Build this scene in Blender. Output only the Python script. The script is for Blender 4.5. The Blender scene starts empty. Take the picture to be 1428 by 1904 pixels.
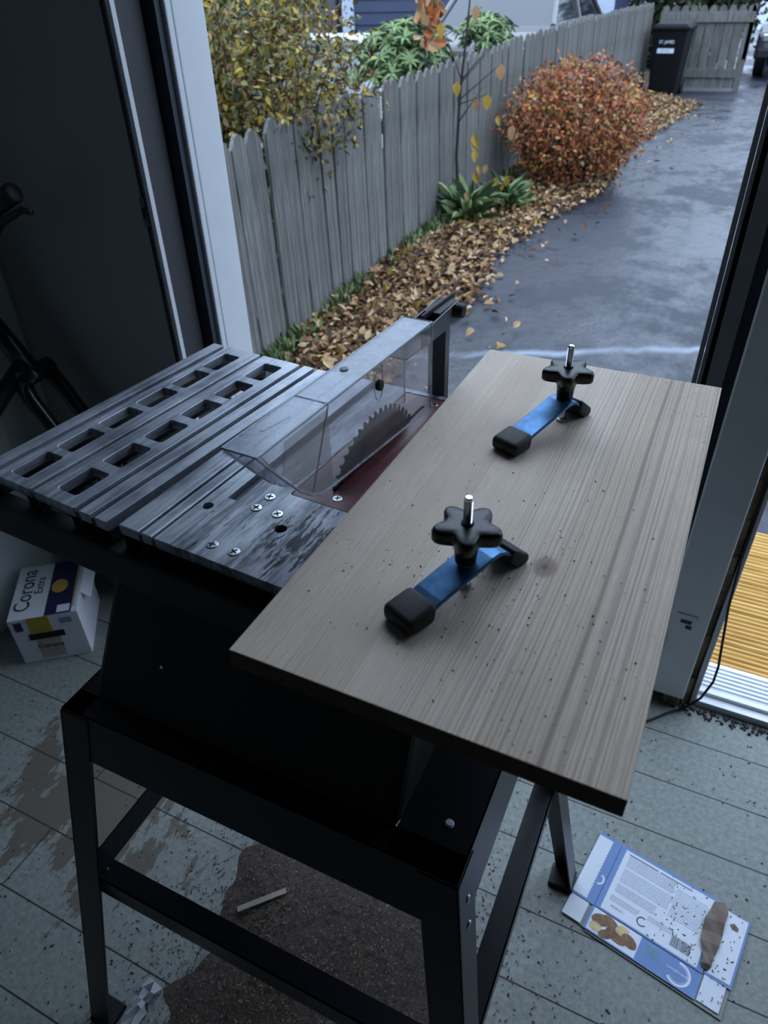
import bpy, bmesh, math, random
from mathutils import Vector, Matrix, Euler
import numpy as np
C = bpy.context.scene.collection
sc = bpy.context.scene
PI = math.pi
R = math.radians

# ------------------------------------------------------------------ camera
CAMZ = 1.37
cam_d = bpy.data.cameras.new('camera'); cam = bpy.data.objects.new('camera', cam_d); C.objects.link(cam)
yaw, pit, rol = -0.461059848, -0.636007675, -0.0307134608
cy_, sy_ = math.cos(yaw), math.sin(yaw)
fw = Vector((sy_*math.cos(pit), cy_*math.cos(pit), math.sin(pit)))
rt = Vector((cy_, -sy_, 0.0)); up = rt.cross(fw)
r2 = math.cos(rol)*rt + math.sin(rol)*up
u2 = -math.sin(rol)*rt + math.cos(rol)*up
m3 = Matrix((r2, u2, -fw)).transposed()
cam.matrix_world = Matrix.Translation((0, 0, CAMZ)) @ m3.to_4x4()
cam_d.sensor_fit = 'VERTICAL'; cam_d.sensor_height = 36.0
cam_d.lens = 36.0*1322.87/1904.0
cam_d.clip_start = 0.02; cam_d.clip_end = 200
cam_d.dof.use_dof = True; cam_d.dof.focus_distance = 0.88; cam_d.dof.aperture_fstop = 8.5
sc.camera = cam

# ------------------------------------------------------------------ world, light, exposure
sc.view_settings.view_transform = 'Standard'; sc.view_settings.look = 'None'
sc.view_settings.gamma = 1.0; sc.view_settings.use_curve_mapping = False
sc.view_settings.exposure = -0.2
w = bpy.data.worlds.new('overcast_sky'); sc.world = w; w.use_nodes = True
wn = w.node_tree; wn.nodes.clear()
wo = wn.nodes.new('ShaderNodeOutputWorld'); wb = wn.nodes.new('ShaderNodeBackground')
tc = wn.nodes.new('ShaderNodeTexCoord'); sx = wn.nodes.new('ShaderNodeSeparateXYZ'); cr = wn.nodes.new('ShaderNodeValToRGB')
nz = wn.nodes.new('ShaderNodeTexNoise'); nz.inputs['Scale'].default_value = 2.2
mx = wn.nodes.new('ShaderNodeMix'); mx.data_type = 'RGBA'; mx.blend_type = 'MULTIPLY'; mx.inputs[0].default_value = 0.35
cr.color_ramp.elements[0].position = 0.0; cr.color_ramp.elements[0].color = (0.18, 0.24, 0.35, 1)
cr.color_ramp.elements[1].position = 0.55; cr.color_ramp.elements[1].color = (0.63, 0.79, 1.02, 1)
wn.links.new(tc.outputs['Generated'], sx.inputs[0]); wn.links.new(sx.outputs['Z'], cr.inputs[0])
wn.links.new(tc.outputs['Generated'], nz.inputs['Vector'])
wn.links.new(cr.outputs[0], mx.inputs[6]); wn.links.new(nz.outputs[0], mx.inputs[7])
wn.links.new(mx.outputs[2], wb.inputs[0]); wb.inputs[1].default_value = 5.5
wn.links.new(wb.outputs[0], wo.inputs[0])

# ------------------------------------------------------------------ materials
def S(r, g, b):
    f = lambda c: (c/255/12.92) if c/255 <= 0.04045 else ((c/255+0.055)/1.055)**2.4
    return (f(r), f(g), f(b), 1)
MATS = {}
class N:
    """small node helper"""
    def __init__(s, name):
        s.m = bpy.data.materials.new(name); s.m.use_nodes = True; s.t = s.m.node_tree
        s.b = s.t.nodes['Principled BSDF']; s.out = s.t.nodes['Material Output']
        s._co = None
    def n(s, typ, **kw):
        x = s.t.nodes.new(typ)
        for k, v in kw.items(): setattr(x, k, v)
        return x
    def l(s, a, b): s.t.links.new(a, b)
    def co(s, scale=(1, 1, 1), rot=(0, 0, 0), loc=(0, 0, 0), src='Object'):
        t = s.n('ShaderNodeTexCoord'); mp = s.n('ShaderNodeMapping')
        mp.inputs['Scale'].default_value = scale; mp.inputs['Rotation'].default_value = rot; mp.inputs['Location'].default_value = loc
        s.l(t.outputs[src], mp.inputs[0]); return mp.outputs[0]
    def noise(s, vec, scale=5, detail=4, rough=0.6, dist=0.0):
        x = s.n('ShaderNodeTexNoise'); s.l(vec, x.inputs['Vector']); x.inputs['Scale'].default_value = scale
        x.inputs['Detail'].default_value = detail; x.inputs['Roughness'].default_value = rough; x.inputs['Distortion'].default_value = dist
        return x.outputs[0]
    def ramp(s, fac, stops, interp='LINEAR'):
        x = s.n('ShaderNodeValToRGB'); s.l(fac, x.inputs[0]); e = x.color_ramp.elements; x.color_ramp.interpolation = interp
        while len(e) < len(stops): e.new(0.5)
        for i, (p, c) in enumerate(stops):
            e[i].position = p; e[i].color = c if len(c) == 4 else (*c, 1)
        return x.outputs[0]
    def mix(s, fac, a, b, mode='MIX'):
        x = s.n('ShaderNodeMix', data_type='RGBA', blend_type=mode)
        for sock, v in ((x.inputs[0], fac), (x.inputs[6], a), (x.inputs[7], b)):
            if isinstance(v, (int, float)): sock.default_value = v
            elif isinstance(v, tuple): sock.default_value = v
            else: s.l(v, sock)
        return x.outputs[2]
    def math(s, op, a, b=0.0, c=0.0):
        x = s.n('ShaderNodeMath', operation=op)
        for i, v in enumerate((a, b, c)):
            if isinstance(v, (int, float)): x.inputs[i].default_value = v
            else: s.l(v, x.inputs[i])
        return x.outputs[0]
    def bump(s, h, strength=0.3, dist=0.002):
        x = s.n('ShaderNodeBump'); x.inputs['Strength'].default_value = strength; x.inputs['Distance'].default_value = dist
        s.l(h, x.inputs['Height']); s.l(x.outputs[0], s.b.inputs['Normal'])
    def setc(s, v):
        if isinstance(v, tuple): s.b.inputs['Base Color'].default_value = v
        else: s.l(v, s.b.inputs['Base Color'])
    def setr(s, v):
        if isinstance(v, (int, float)): s.b.inputs['Roughness'].default_value = v
        else: s.l(v, s.b.inputs['Roughness'])
BW = lambda v: (v, v, v, 1)
def plain(name, col, rough=0.5, metal=0.0, var=0.15, scale=30, bump=0.0, spec=None, coat=0.0):
    k = N(name); v = k.co()
    n = k.noise(v, scale, 3)
    k.setc(k.mix(k.ramp(n, [(0.3, BW(0)), (0.7, BW(1))]), tuple([c*(1-var) for c in col[:3]])+(1,), tuple([min(1, c*(1+var)) for c in col[:3]])+(1,)))
    k.setr(rough); k.b.inputs['Metallic'].default_value = metal
    if spec is not None: k.b.inputs['Specular IOR Level'].default_value = spec
    if coat: k.b.inputs['Coat Weight'].default_value = coat
    if bump: k.bump(n, bump, 0.002)
    return k.m
M = {}
M['black_metal'] = plain('black_powder_coat', S(13, 14, 17), 0.38, 0.0, 0.2, 60, 0.05)
M['black_body'] = plain('black_body_plastic', S(7, 7, 8), 0.6, 0, 0.2, 40, 0.05)
M['stand'] = plain('stand_enamel', S(13, 14, 22), 0.36, 0, 0.25, 25, 0.03)
M['rubber'] = plain('black_rubber', S(10, 10, 11), 0.6, 0, 0.2, 50, 0.05)
M['knob'] = plain('black_knob_plastic', S(12, 12, 14), 0.38, 0, 0.1, 50, 0.0)
M['chrome'] = plain('chrome', (0.75, 0.76, 0.78, 1), 0.18, 1.0, 0.05)
M['steel'] = plain('steel_screw', (0.55, 0.56, 0.58, 1), 0.3, 1.0, 0.15)
M['bracket'] = plain('grey_bracket_steel', S(84, 88, 96), 0.45, 0.15, 0.1, 20)
M['tooth'] = plain('dark_blade_steel', S(60, 50, 50), 0.4, 0.7, 0.2, 20)
M['dark'] = plain('dark_void_interior', S(10, 10, 11), 0.8, 0, 0.1)
M['white_trim'] = plain('white_door_jamb_paint', S(204, 208, 213), 0.45, 0, 0.04, 6)
M['grey_post'] = plain('grey_painted_casing', S(244, 246, 247), 0.5, 0, 0.06, 5)
M['grey_strip'] = plain('grey_weather_strip', S(140, 143, 148), 0.55, 0, 0.08, 5)
M['dark_strip'] = plain('dark_gasket', S(48, 56, 66), 0.6, 0, 0.1, 8)
M['door_dark'] = plain('dark_painted_door', S(150, 150, 152), 0.6, 0, 0.06, 3)
M['wall'] = plain('grey_green_wall_paint', S(128, 134, 132), 0.8, 0, 0.05, 3)
M['wall_light'] = plain('pale_grey_green_wall', S(196, 204, 203), 0.8, 0, 0.05, 3)
M['recess'] = plain('dark_recess_paint', S(52, 53, 56), 0.6, 0, 0.06, 4)
M['ceiling'] = plain('ceiling_board', S(70, 68, 66), 0.9, 0, 0.08, 3)
M['alu_white'] = plain('white_threshold_metal', S(225, 228, 235), 0.35, 0.0, 0.04, 20)
M['leaf_olive'] = plain('olive_leaf', S(100, 92, 34), 0.6, 0, 0.3, 5)
M['leaf_yellow'] = plain('yellow_leaf', S(158, 130, 44), 0.6, 0, 0.2, 5)
M['leaf_brown'] = plain('brown_leaf', S(94, 62, 32), 0.65, 0, 0.25, 5)
M['leaf_tan'] = plain('tan_leaf', S(156, 122, 84), 0.65, 0, 0.2, 5)
M['leaf_pale'] = plain('pale_tan_leaf', S(184, 158, 120), 0.65, 0, 0.15, 5)
M['leaf_dark'] = plain('dark_leaf', S(58, 36, 24), 0.7, 0, 0.2, 5)
M['leaf_red'] = plain('russet_leaf', S(138, 72, 46), 0.6, 0, 0.25, 5)
M['leaf_orange'] = plain('orange_leaf', S(164, 92, 40), 0.6, 0, 0.25, 5)
M['leaf_green'] = plain('green_leaf', S(140, 160, 112), 0.5, 0, 0.25, 5)
M['leaf_deep'] = plain('deep_green_leaf', S(52, 70, 44), 0.5, 0, 0.25, 5)
M['bark'] = plain('dark_bark', S(45, 39, 36), 0.85, 0, 0.3, 30, 0.3)
M['grass'] = plain('grass_blade', S(63, 79, 41), 0.7, 0, 0.3, 8)
M['lawn'] = plain('lawn_soil', S(54, 56, 36), 0.9, 0, 0.4, 6, 0.4)
M['card_blue'] = plain('blue_print', S(100, 132, 184), 0.55, 0, 0.05, 20)
M['card_white'] = plain('white_print', S(212, 217, 228), 0.55, 0, 0.04, 20)
M['card_grey'] = plain('grey_board', S(140, 140, 134), 0.8, 0, 0.08, 20)
M['ink'] = plain('dark_ink', S(48, 54, 74), 0.6, 0, 0.1, 20)
M['ink_grey'] = plain('grey_ink', S(128, 138, 165), 0.6, 0, 0.1, 20)
M['ink_green'] = plain('green_ink', S(120, 165, 130), 0.6, 0, 0.1, 20)
M['food'] = plain('food_brown', S(120, 84, 56), 0.6, 0, 0.5, 70)
M['food_pale'] = plain('food_pale', S(200, 178, 130), 0.6, 0, 0.25, 60)
M['torn'] = plain('torn_kraft_board', S(116, 102, 92), 0.85, 0, 0.15, 30, 0.2)
M['navy'] = plain('navy_print', S(34, 34, 70), 0.5, 0, 0.1, 20)
M['gold'] = plain('gold_print', S(190, 150, 70), 0.5, 0, 0.1, 20)
M['yellow_print'] = plain('yellow_print', S(170, 150, 50), 0.5, 0, 0.1, 20)
M['cream'] = plain('cream_print', S(168, 160, 140), 0.5, 0, 0.2, 30)
M['bin'] = plain('black_bin_plastic', S(7, 8, 12), 0.65, 0, 0.1, 10, spec=0.2)
M['sticker'] = plain('white_sticker_and_lit_hole', S(198, 212, 221), 0.5, 0, 0.03, 20)
M['house_white'] = plain('white_corner_board', S(179, 188, 206), 0.5, 0, 0.04, 3)
M['car_grey'] = plain('grey_car_paint', S(81, 78, 81), 0.3, 0.1, 0.04, 3, coat=0.6)
M['car_dark'] = plain('dark_car_paint', S(21, 23, 29), 0.25, 0.1, 0.04, 3, coat=0.8)
M['glass_dark'] = plain('dark_car_glass', S(30, 36, 44), 0.06, 0, 0.02, 3, spec=0.9)
M['white_plastic'] = plain('white_resin', S(215, 218, 224), 0.5, 0, 0.02, 3)
M['bike'] = plain('bike_black', S(26, 24, 26), 0.3, 0.0, 0.1, 20, coat=0.5)
M['bag'] = plain('pale_bag', S(150, 155, 160), 0.7, 0, 0.1, 15, 0.1)
M['sliver'] = plain('pale_offcut', S(150, 140, 125), 0.8, 0, 0.15, 40)
M['dirt'] = plain('dark_debris', S(50, 44, 38), 0.9, 0, 0.3, 60, 0.4)
M['chip'] = plain('sawdust_chip', S(124, 108, 94), 0.9, 0, 0.2, 60)
M['chip_dark'] = plain('dark_sawdust_chip', S(66, 54, 47), 0.9, 0, 0.2, 60)

def anodised(name, dark, light, worn=0.5):
    k = N(name)
    v = k.co((60, 3, 10)); a = k.noise(v, 3.0, 6, 0.65)
    v2 = k.co((1, 1, 1)); b = k.noise(v2, 9.0, 5, 0.7)
    f = k.math('MULTIPLY_ADD', a, 0.55, k.math('MULTIPLY', b, 0.55))
    k.setc(k.ramp(f, [(0.42, dark), (0.62, light)]))
    k.setr(k.ramp(a, [(0.3, BW(0.30)), (0.7, BW(0.48))])); k.b.inputs['Metallic'].default_value = worn
    k.bump(a, 0.12, 0.0006)
    return k.m
M['alu'] = anodised('brushed_aluminium', S(112, 117, 127), S(176, 181, 190), 0.5)
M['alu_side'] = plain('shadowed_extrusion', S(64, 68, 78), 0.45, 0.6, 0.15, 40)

def table_plate():
    k = N('worn_anodised_table_plate')
    v = k.co((26, 3.2, 10)); a = k.noise(v, 4.0, 8, 0.7, 0.3)
    v2 = k.co((1, 1, 1)); b = k.noise(v2, 7.0, 4, 0.7)
    f = k.math('ADD', k.math('MULTIPLY', a, 0.72), k.math('MULTIPLY', b, 0.32))
    k.setc(k.ramp(f, [(0.40, S(74, 78, 86)), (0.49, S(118, 123, 131)), (0.62, S(176, 180, 188))]))
    k.setr(k.ramp(a, [(0.3, BW(0.34)), (0.7, BW(0.52))])); k.b.inputs['Metallic'].default_value = 0.4
    # flaked black patches near the front of the insert
    sp = k.n('ShaderNodeSeparateXYZ'); tcn = k.n('ShaderNodeTexCoord'); k.l(tcn.outputs['Object'], sp.inputs[0])
    return k
kp = table_plate()
_v = kp.co((30, 5, 10)); _n = kp.noise(_v, 6.0, 6, 0.75, 0.2)
_sp = kp.n('ShaderNodeSeparateXYZ'); _t = kp.n('ShaderNodeTexCoord'); kp.l(_t.outputs['Object'], _sp.inputs[0])
_d = kp.math('SQRT', kp.math('ADD', kp.math('POWER', kp.math('SUBTRACT', _sp.outputs[0], 0.185), 2.0), kp.math('POWER', kp.math('MULTIPLY', kp.math('SUBTRACT', _sp.outputs[1], 0.062), 0.75), 2.0)))
_near = kp.ramp(_d, [(0.022, BW(0.62)), (0.055, BW(0.0))])
_mask = kp.ramp(kp.math('ADD', _n, kp.math('MULTIPLY', _near, 0.22)), [(0.60, BW(0)), (0.63, BW(1))])
_base = kp.b.inputs['Base Color'].links[0].from_socket
kp.setc(kp.mix(_mask, _base, S(34, 36, 42)))
M['plate'] = kp.m

k = N('red_throat_plate'); v = k.co(); n = k.noise(v, 40, 5, 0.7)
k.setc(k.ramp(n, [(0.3, S(88, 40, 42)), (0.7, S(128, 64, 66))])); k.setr(0.42); M['red'] = k.m
k = N('blade_red_reflection'); v = k.co(); n = k.noise(v, 60, 4, 0.7)
k.setc(k.ramp(n, [(0.35, S(70, 24, 28)), (0.7, S(104, 40, 42))])); k.setr(0.5); M['blade_red'] = k.m  # throat plate's red reflection, put into the blade colour

k = N('blue_anodised_arm'); v = k.co((1, 1, 1)); n = k.noise(v, 30, 5, 0.7)
k.setc(k.ramp(n, [(0.3, S(44, 80, 120)), (0.7, S(84, 128, 168))])); k.b.inputs['Metallic'].default_value = 0.75; k.setr(0.34); M['blue'] = k.m

# clear plastic
def plastic(name, tint, haze, rough=0.08):
    k = N(name); t = k.t; t.nodes.remove(k.b)
    tr = k.n('ShaderNodeBsdfTransparent'); tr.inputs[0].default_value = tint
    gl = k.n('ShaderNodeBsdfGlossy'); gl.inputs['Roughness'].default_value = rough; gl.inputs[0].default_value = (0.9, 0.93, 1, 1)
    df = k.n('ShaderNodeBsdfDiffuse'); df.inputs[0].default_value = (0.55, 0.58, 0.62, 1)
    lw = k.n('ShaderNodeLayerWeight'); lw.inputs[0].default_value = 0.5
    fr_o = k.math('MULTIPLY_ADD', k.math('POWER', lw.outputs['Facing'], 4.0), 0.55, 0.045)
    v = k.co(); n = k.noise(v, 45, 6, 0.75, 0.4)
    hz = k.ramp(n, [(0.35, BW(haze*0.5)), (0.7, BW(haze*1.7))])
    m1 = k.n('ShaderNodeMixShader'); k.l(hz, m1.inputs[0]); k.l(tr.outputs[0], m1.inputs[1]); k.l(df.outputs[0], m1.inputs[2])
    m2 = k.n('ShaderNodeMixShader'); k.l(fr_o, m2.inputs[0]); k.l(m1.outputs[0], m2.inputs[1]); k.l(gl.outputs[0], m2.inputs[2])
    k.l(m2.outputs[0], k.out.inputs[0]); return k.m
M['clear'] = plastic('clear_polycarbonate', (0.93, 0.93, 0.94, 1), 0.09)
M['clear_edge'] = plastic('clear_polycarbonate_edge', (0.8, 0.83, 0.88, 1), 0.5, 0.2)
M['clear_dusty'] = plastic('dusty_polycarbonate', (0.86, 0.85, 0.84, 1), 0.16, 0.2)

# pine board: glued staves, long grain
k = N('pine_board')
v = k.co()
sp = k.n('ShaderNodeSeparateXYZ'); k.l(v, sp.inputs[0])
wob = k.noise(k.co((1.2, 0.45, 1)), 2.0, 2, 0.5)
wob2 = k.noise(k.co((5, 1.1, 1), loc=(3, 1, 0)), 2.0, 2, 0.5)
xx = k.math('ADD', sp.outputs[0], k.math('ADD', k.math('MULTIPLY', k.math('SUBTRACT', wob, 0.5), 0.03), k.math('MULTIPLY', k.math('SUBTRACT', wob2, 0.5), 0.005)))
# stave index -> offset
st = k.math('FLOOR', k.math('MULTIPLY', k.math('ADD', sp.outputs[0], 0.002), 1/0.0505))
wn_ = k.n('ShaderNodeTexWhiteNoise', noise_dimensions='1D'); k.l(st, wn_.inputs['W'])
# fine rings, denser on some staves
cmb = k.n('ShaderNodeCombineXYZ'); k.l(k.math('MULTIPLY', xx, 1.0), cmb.inputs[0]); k.l(k.math('MULTIPLY', sp.outputs[1], 0.006), cmb.inputs[1]); k.l(k.math('MULTIPLY', wn_.outputs['Value'], 7.0), cmb.inputs[2])
ring = k.noise(cmb.outputs[0], 620, 2, 0.5)
ringw = k.noise(cmb.outputs[0], 290, 1, 0.5)
knot = k.n('ShaderNodeVectorMath', operation='DISTANCE'); cb = k.n('ShaderNodeCombineXYZ'); k.l(sp.outputs[0], cb.inputs[0]); k.l(k.math('MULTIPLY', sp.outputs[1], 0.7), cb.inputs[1]); k.l(cb.outputs[0], knot.inputs[0]); knot.inputs[1].default_value = (0.1945, 0.194*0.7, 0)
kd = knot.outputs['Value']
fine = k.noise(k.co((400, 14, 50)), 3.0, 4, 0.6)
right = k.ramp(sp.outputs[0], [(0.12, BW(0)), (0.20, BW(1))])          # broad-grained staves
sway = k.noise(cmb.outputs[0], 95, 2, 0.5)
ph = k.math('SUBTRACT', k.math('MULTIPLY', xx, 380.0), k.math('MULTIPLY', k.math('MAXIMUM', k.math('SUBTRACT', xx, 0.155), 0.0), 150.0))
ph = k.math('ADD', k.math('ADD', ph, k.math('MULTIPLY', sway, 3.0)), k.math('MULTIPLY', wn_.outputs['Value'], 5.0))
saw_ = k.math('FRACT', ph)
line = k.ramp(saw_, [(0.25, BW(0)), (0.78, BW(1)), (0.90, BW(0.8)), (1.0, BW(0))])
gl_ = k.math('MULTIPLY', line, k.ramp(ringw, [(0.30, BW(1.0)), (0.66, BW(0.30))]))
fac = k.math('ADD', k.math('MULTIPLY', ring, 0.3), k.math('MULTIPLY', line, -0.5))
base = k.mix(wn_.outputs['Value'], S(212, 190, 166), S(228, 210, 190))
blot = k.noise(k.co((3, 2, 1)), 4.0, 4, 0.6)
base = k.mix(k.math('MULTIPLY', k.ramp(blot, [(0.4, BW(0)), (0.7, BW(1))]), 0.35), base, S(180, 158, 142))
c1 = k.mix(k.math('MULTIPLY', gl_, k.math('MULTIPLY_ADD', right, 0.34, 0.30)), base, S(124, 102, 86))
c1 = k.mix(k.math('MULTIPLY', k.ramp(fine, [(0.35, BW(1)), (0.6, BW(0))]), 0.25), c1, S(130, 112, 98))
# two dark grain streaks near the right side
s1 = k.math('ABSOLUTE', k.math('SUBTRACT', xx, 0.243)); s2 = k.math('ABSOLUTE', k.math('SUBTRACT', xx, 0.256))
stk = k.math('MAXIMUM', k.ramp(s1, [(0.0012, BW(1)), (0.0030, BW(0))]), k.ramp(s2, [(0.0010, BW(0.8)), (0.0025, BW(0))]))
c1 = k.mix(k.math('MULTIPLY', stk, 0.65), c1, S(118, 98, 84))
# stave joints
fr_ = k.math('FRACT', k.math('MULTIPLY', k.math('ADD', sp.outputs[0], 0.002), 1/0.0505))
jn = k.ramp(fr_, [(0.0, BW(1)), (0.012, BW(0))])
c1 = k.mix(k.math('MULTIPLY', jn, 0.5), c1, S(112, 94, 80))
# knot
c1 = k.mix(k.ramp(kd, [(0.0068, BW(0.85)), (0.0125, BW(0))]), c1, S(112, 84, 68))
c1 = k.mix(k.ramp(kd, [(0.001, BW(1)), (0.0028, BW(0))]), c1, S(62, 46, 40))
# dirt specks
spk = k.noise(k.co((1, 1, 1)), 230, 2, 0.5); reg = k.noise(k.co((1, 1, 1), loc=(.3, .1, 0)), 6, 2, 0.5)
dk = k.math('MULTIPLY', k.ramp(spk, [(0.69, BW(0)), (0.73, BW(1))]), k.ramp(reg, [(0.46, BW(0)), (0.6, BW(1))]))
c1 = k.mix(k.math('MULTIPLY', dk, 0.75), c1, S(60, 50, 44))
k.setc(c1); k.setr(k.ramp(fine, [(0.3, BW(0.5)), (0.7, BW(0.68))]))
k.bump(fac, 0.22, 0.0007); M['pine'] = k.m

# painted plank floor
k = N('painted_plank_floor'); v = k.co()
br = k.n('ShaderNodeTexBrick'); br.offset = 0.37; k.l(k.co((1, 1, 1), loc=(0.28, -0.03, 0)), br.inputs[0])
br.inputs['Scale'].default_value = 1.0; br.inputs['Brick Width'].default_value = 1.9; br.inputs['Row Height'].default_value = 0.125
br.inputs['Mortar Size'].default_value = 0.0016; br.inputs['Mortar Smooth'].default_value = 0.3; br.inputs['Color1'].default_value = BW(0.46); br.inputs['Color2'].default_value = BW(0.54)
n1 = k.noise(v, 3.0, 6, 0.65); n2 = k.noise(v, 90, 5, 0.8); n3 = k.noise(k.co((2.6, 1.0, 1), rot=(0, 0, 0.6), loc=(2, 5, 0)), 6.0, 6, 0.7)
paint = k.mix(n1, S(124, 130, 126), S(152, 157, 152))
paint = k.mix(k.math('MULTIPLY', k.ramp(n2, [(0.35, BW(1)), (0.62, BW(0))]), 0.5), paint, S(66, 69, 67))
# bare worn wood left, peeled
spf = k.n('ShaderNodeSeparateXYZ'); k.l(v, spf.inputs[0])
lx = k.math('SUBTRACT', 1.0, k.math('MULTIPLY', k.math('SQRT', k.math('ADD', k.math('POWER', k.math('ADD', spf.outputs[0], 0.93), 2.0), k.math('POWER', k.math('SUBTRACT', spf.outputs[1], 0.50), 2.0))), 3.6))
pl_ = k.ramp(k.math('ADD', n3, k.math('MULTIPLY', lx, 0.30)), [(0.60, BW(0)), (0.62, BW(1))])
paint = k.mix(pl_, paint, S(98, 90, 80))
sm = k.noise(k.co((1, 1, 1)), 260, 3, 0.7)
paint = k.mix(k.math('MULTIPLY', k.ramp(sm, [(0.62, BW(0)), (0.72, BW(1))]), 0.5), paint, S(176, 172, 160))
paint = k.mix(br.outputs['Fac'], paint, S(34, 34, 34))
k.setc(paint); k.setr(k.ramp(n1, [(0.3, BW(0.55)), (0.7, BW(0.75))]))
h = k.math('SUBTRACT', k.math('MULTIPLY', n2, 0.4), br.outputs['Fac']); k.bump(h, 0.5, 0.002); M['floor'] = k.m

# wet asphalt
k = N('wet_asphalt'); v = k.co()
n1 = k.noise(k.co((1, 1, 1)), 0.9, 6, 0.62, 0.6); n2 = k.noise(v, 60, 4, 0.7); n3 = k.noise(k.co((1.6, 1, 1)), 4.5, 5, 0.7)
spa = k.n('ShaderNodeSeparateXYZ'); k.l(v, spa.inputs[0])
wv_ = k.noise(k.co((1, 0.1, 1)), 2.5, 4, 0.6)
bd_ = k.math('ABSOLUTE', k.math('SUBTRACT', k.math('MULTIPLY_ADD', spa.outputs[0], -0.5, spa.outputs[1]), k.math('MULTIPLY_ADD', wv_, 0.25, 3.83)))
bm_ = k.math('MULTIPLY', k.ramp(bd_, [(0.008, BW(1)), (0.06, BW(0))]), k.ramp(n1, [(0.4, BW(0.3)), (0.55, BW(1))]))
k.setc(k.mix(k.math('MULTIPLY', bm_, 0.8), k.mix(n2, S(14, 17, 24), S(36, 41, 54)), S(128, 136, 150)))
k.setr(k.ramp(k.math('ADD', k.math('MULTIPLY', n1, 0.6), k.math('MULTIPLY', n3, 0.4)), [(0.40, BW(0.14)), (0.56, BW(0.66))]))
k.b.inputs['Specular IOR Level'].default_value = 0.5
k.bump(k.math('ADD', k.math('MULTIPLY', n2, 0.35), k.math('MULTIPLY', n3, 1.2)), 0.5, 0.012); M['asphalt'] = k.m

# weathered picket
def weathered(name, a, b, g):
    k = N(name); oi = k.n('ShaderNodeObjectInfo')
    v = k.co((40, 40, 1.6)); n = k.noise(v, 2.0, 6, 0.7); v2 = k.co((3, 3, 2)); n2 = k.noise(v2, 2, 4, 0.6)
    c = k.ramp(n, [(0.3, a), (0.7, b)])
    c = k.mix(k.math('MULTIPLY', k.ramp(n2, [(0.45, BW(0)), (0.75, BW(1))]), 0.5), c, g)
    hs = k.n('ShaderNodeHueSaturation'); k.l(c, hs.inputs['Color']); k.l(k.math('MULTIPLY_ADD', oi.outputs['Random'], 0.34, 0.83), hs.inputs['Value'])
    k.setc(hs.outputs[0]); k.setr(0.8); k.bump(n, 0.4, 0.003); return k.m
M['picket'] = weathered('weathered_picket', S(46, 46, 42), S(122, 120, 116), S(58, 61, 46))
k = N('deck_board'); v = k.co(); 
wv = k.n('ShaderNodeTexNoise'); k.l(k.co((2, 30, 1)), wv.inputs['Vector']); wv.inputs['Scale'].default_value = 3
n2 = k.noise(k.co((1, 1, 1), loc=(1.3, 0.2, 0)), 7, 3, 0.6)
c = k.ramp(wv.outputs[0], [(0.3, S(176, 128, 56)), (0.7, S(214, 176, 98))])
c = k.mix(k.ramp(n2, [(0.62, BW(0)), (0.68, BW(1))]), c, S(112, 82, 44))
k.setc(c); k.setr(0.7); M['deck'] = k.m
k = N('broken_raw_wood'); v = k.co((30, 30, 4)); n = k.noise(v, 3, 6, 0.7)
k.setc(k.ramp(n, [(0.3, S(52, 42, 34)), (0.7, S(132, 112, 84))])); k.setr(0.85); k.bump(n, 0.8, 0.006); M['rawwood'] = k.m
k = N('sawdust_heap'); v = k.co(); n = k.noise(v, 260, 5, 0.8); n2 = k.noise(v, 22, 4, 0.6)
c = k.ramp(n, [(0.33, S(52, 43, 38)), (0.55, S(92, 80, 71)), (0.72, S(148, 134, 120))])
c = k.mix(k.math('MULTIPLY', n2, 0.4), c, S(96, 84, 76)); k.setc(c); k.setr(0.95); k.bump(n, 1.0, 0.004); M['sawdust'] = k.m
k = N('blue_lap_siding'); v = k.co(); n = k.noise(v, 3, 4); k.setc(k.mix(n, S(40, 50, 76), S(52, 62, 90))); k.setr(0.5); M['siding'] = k.m

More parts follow.
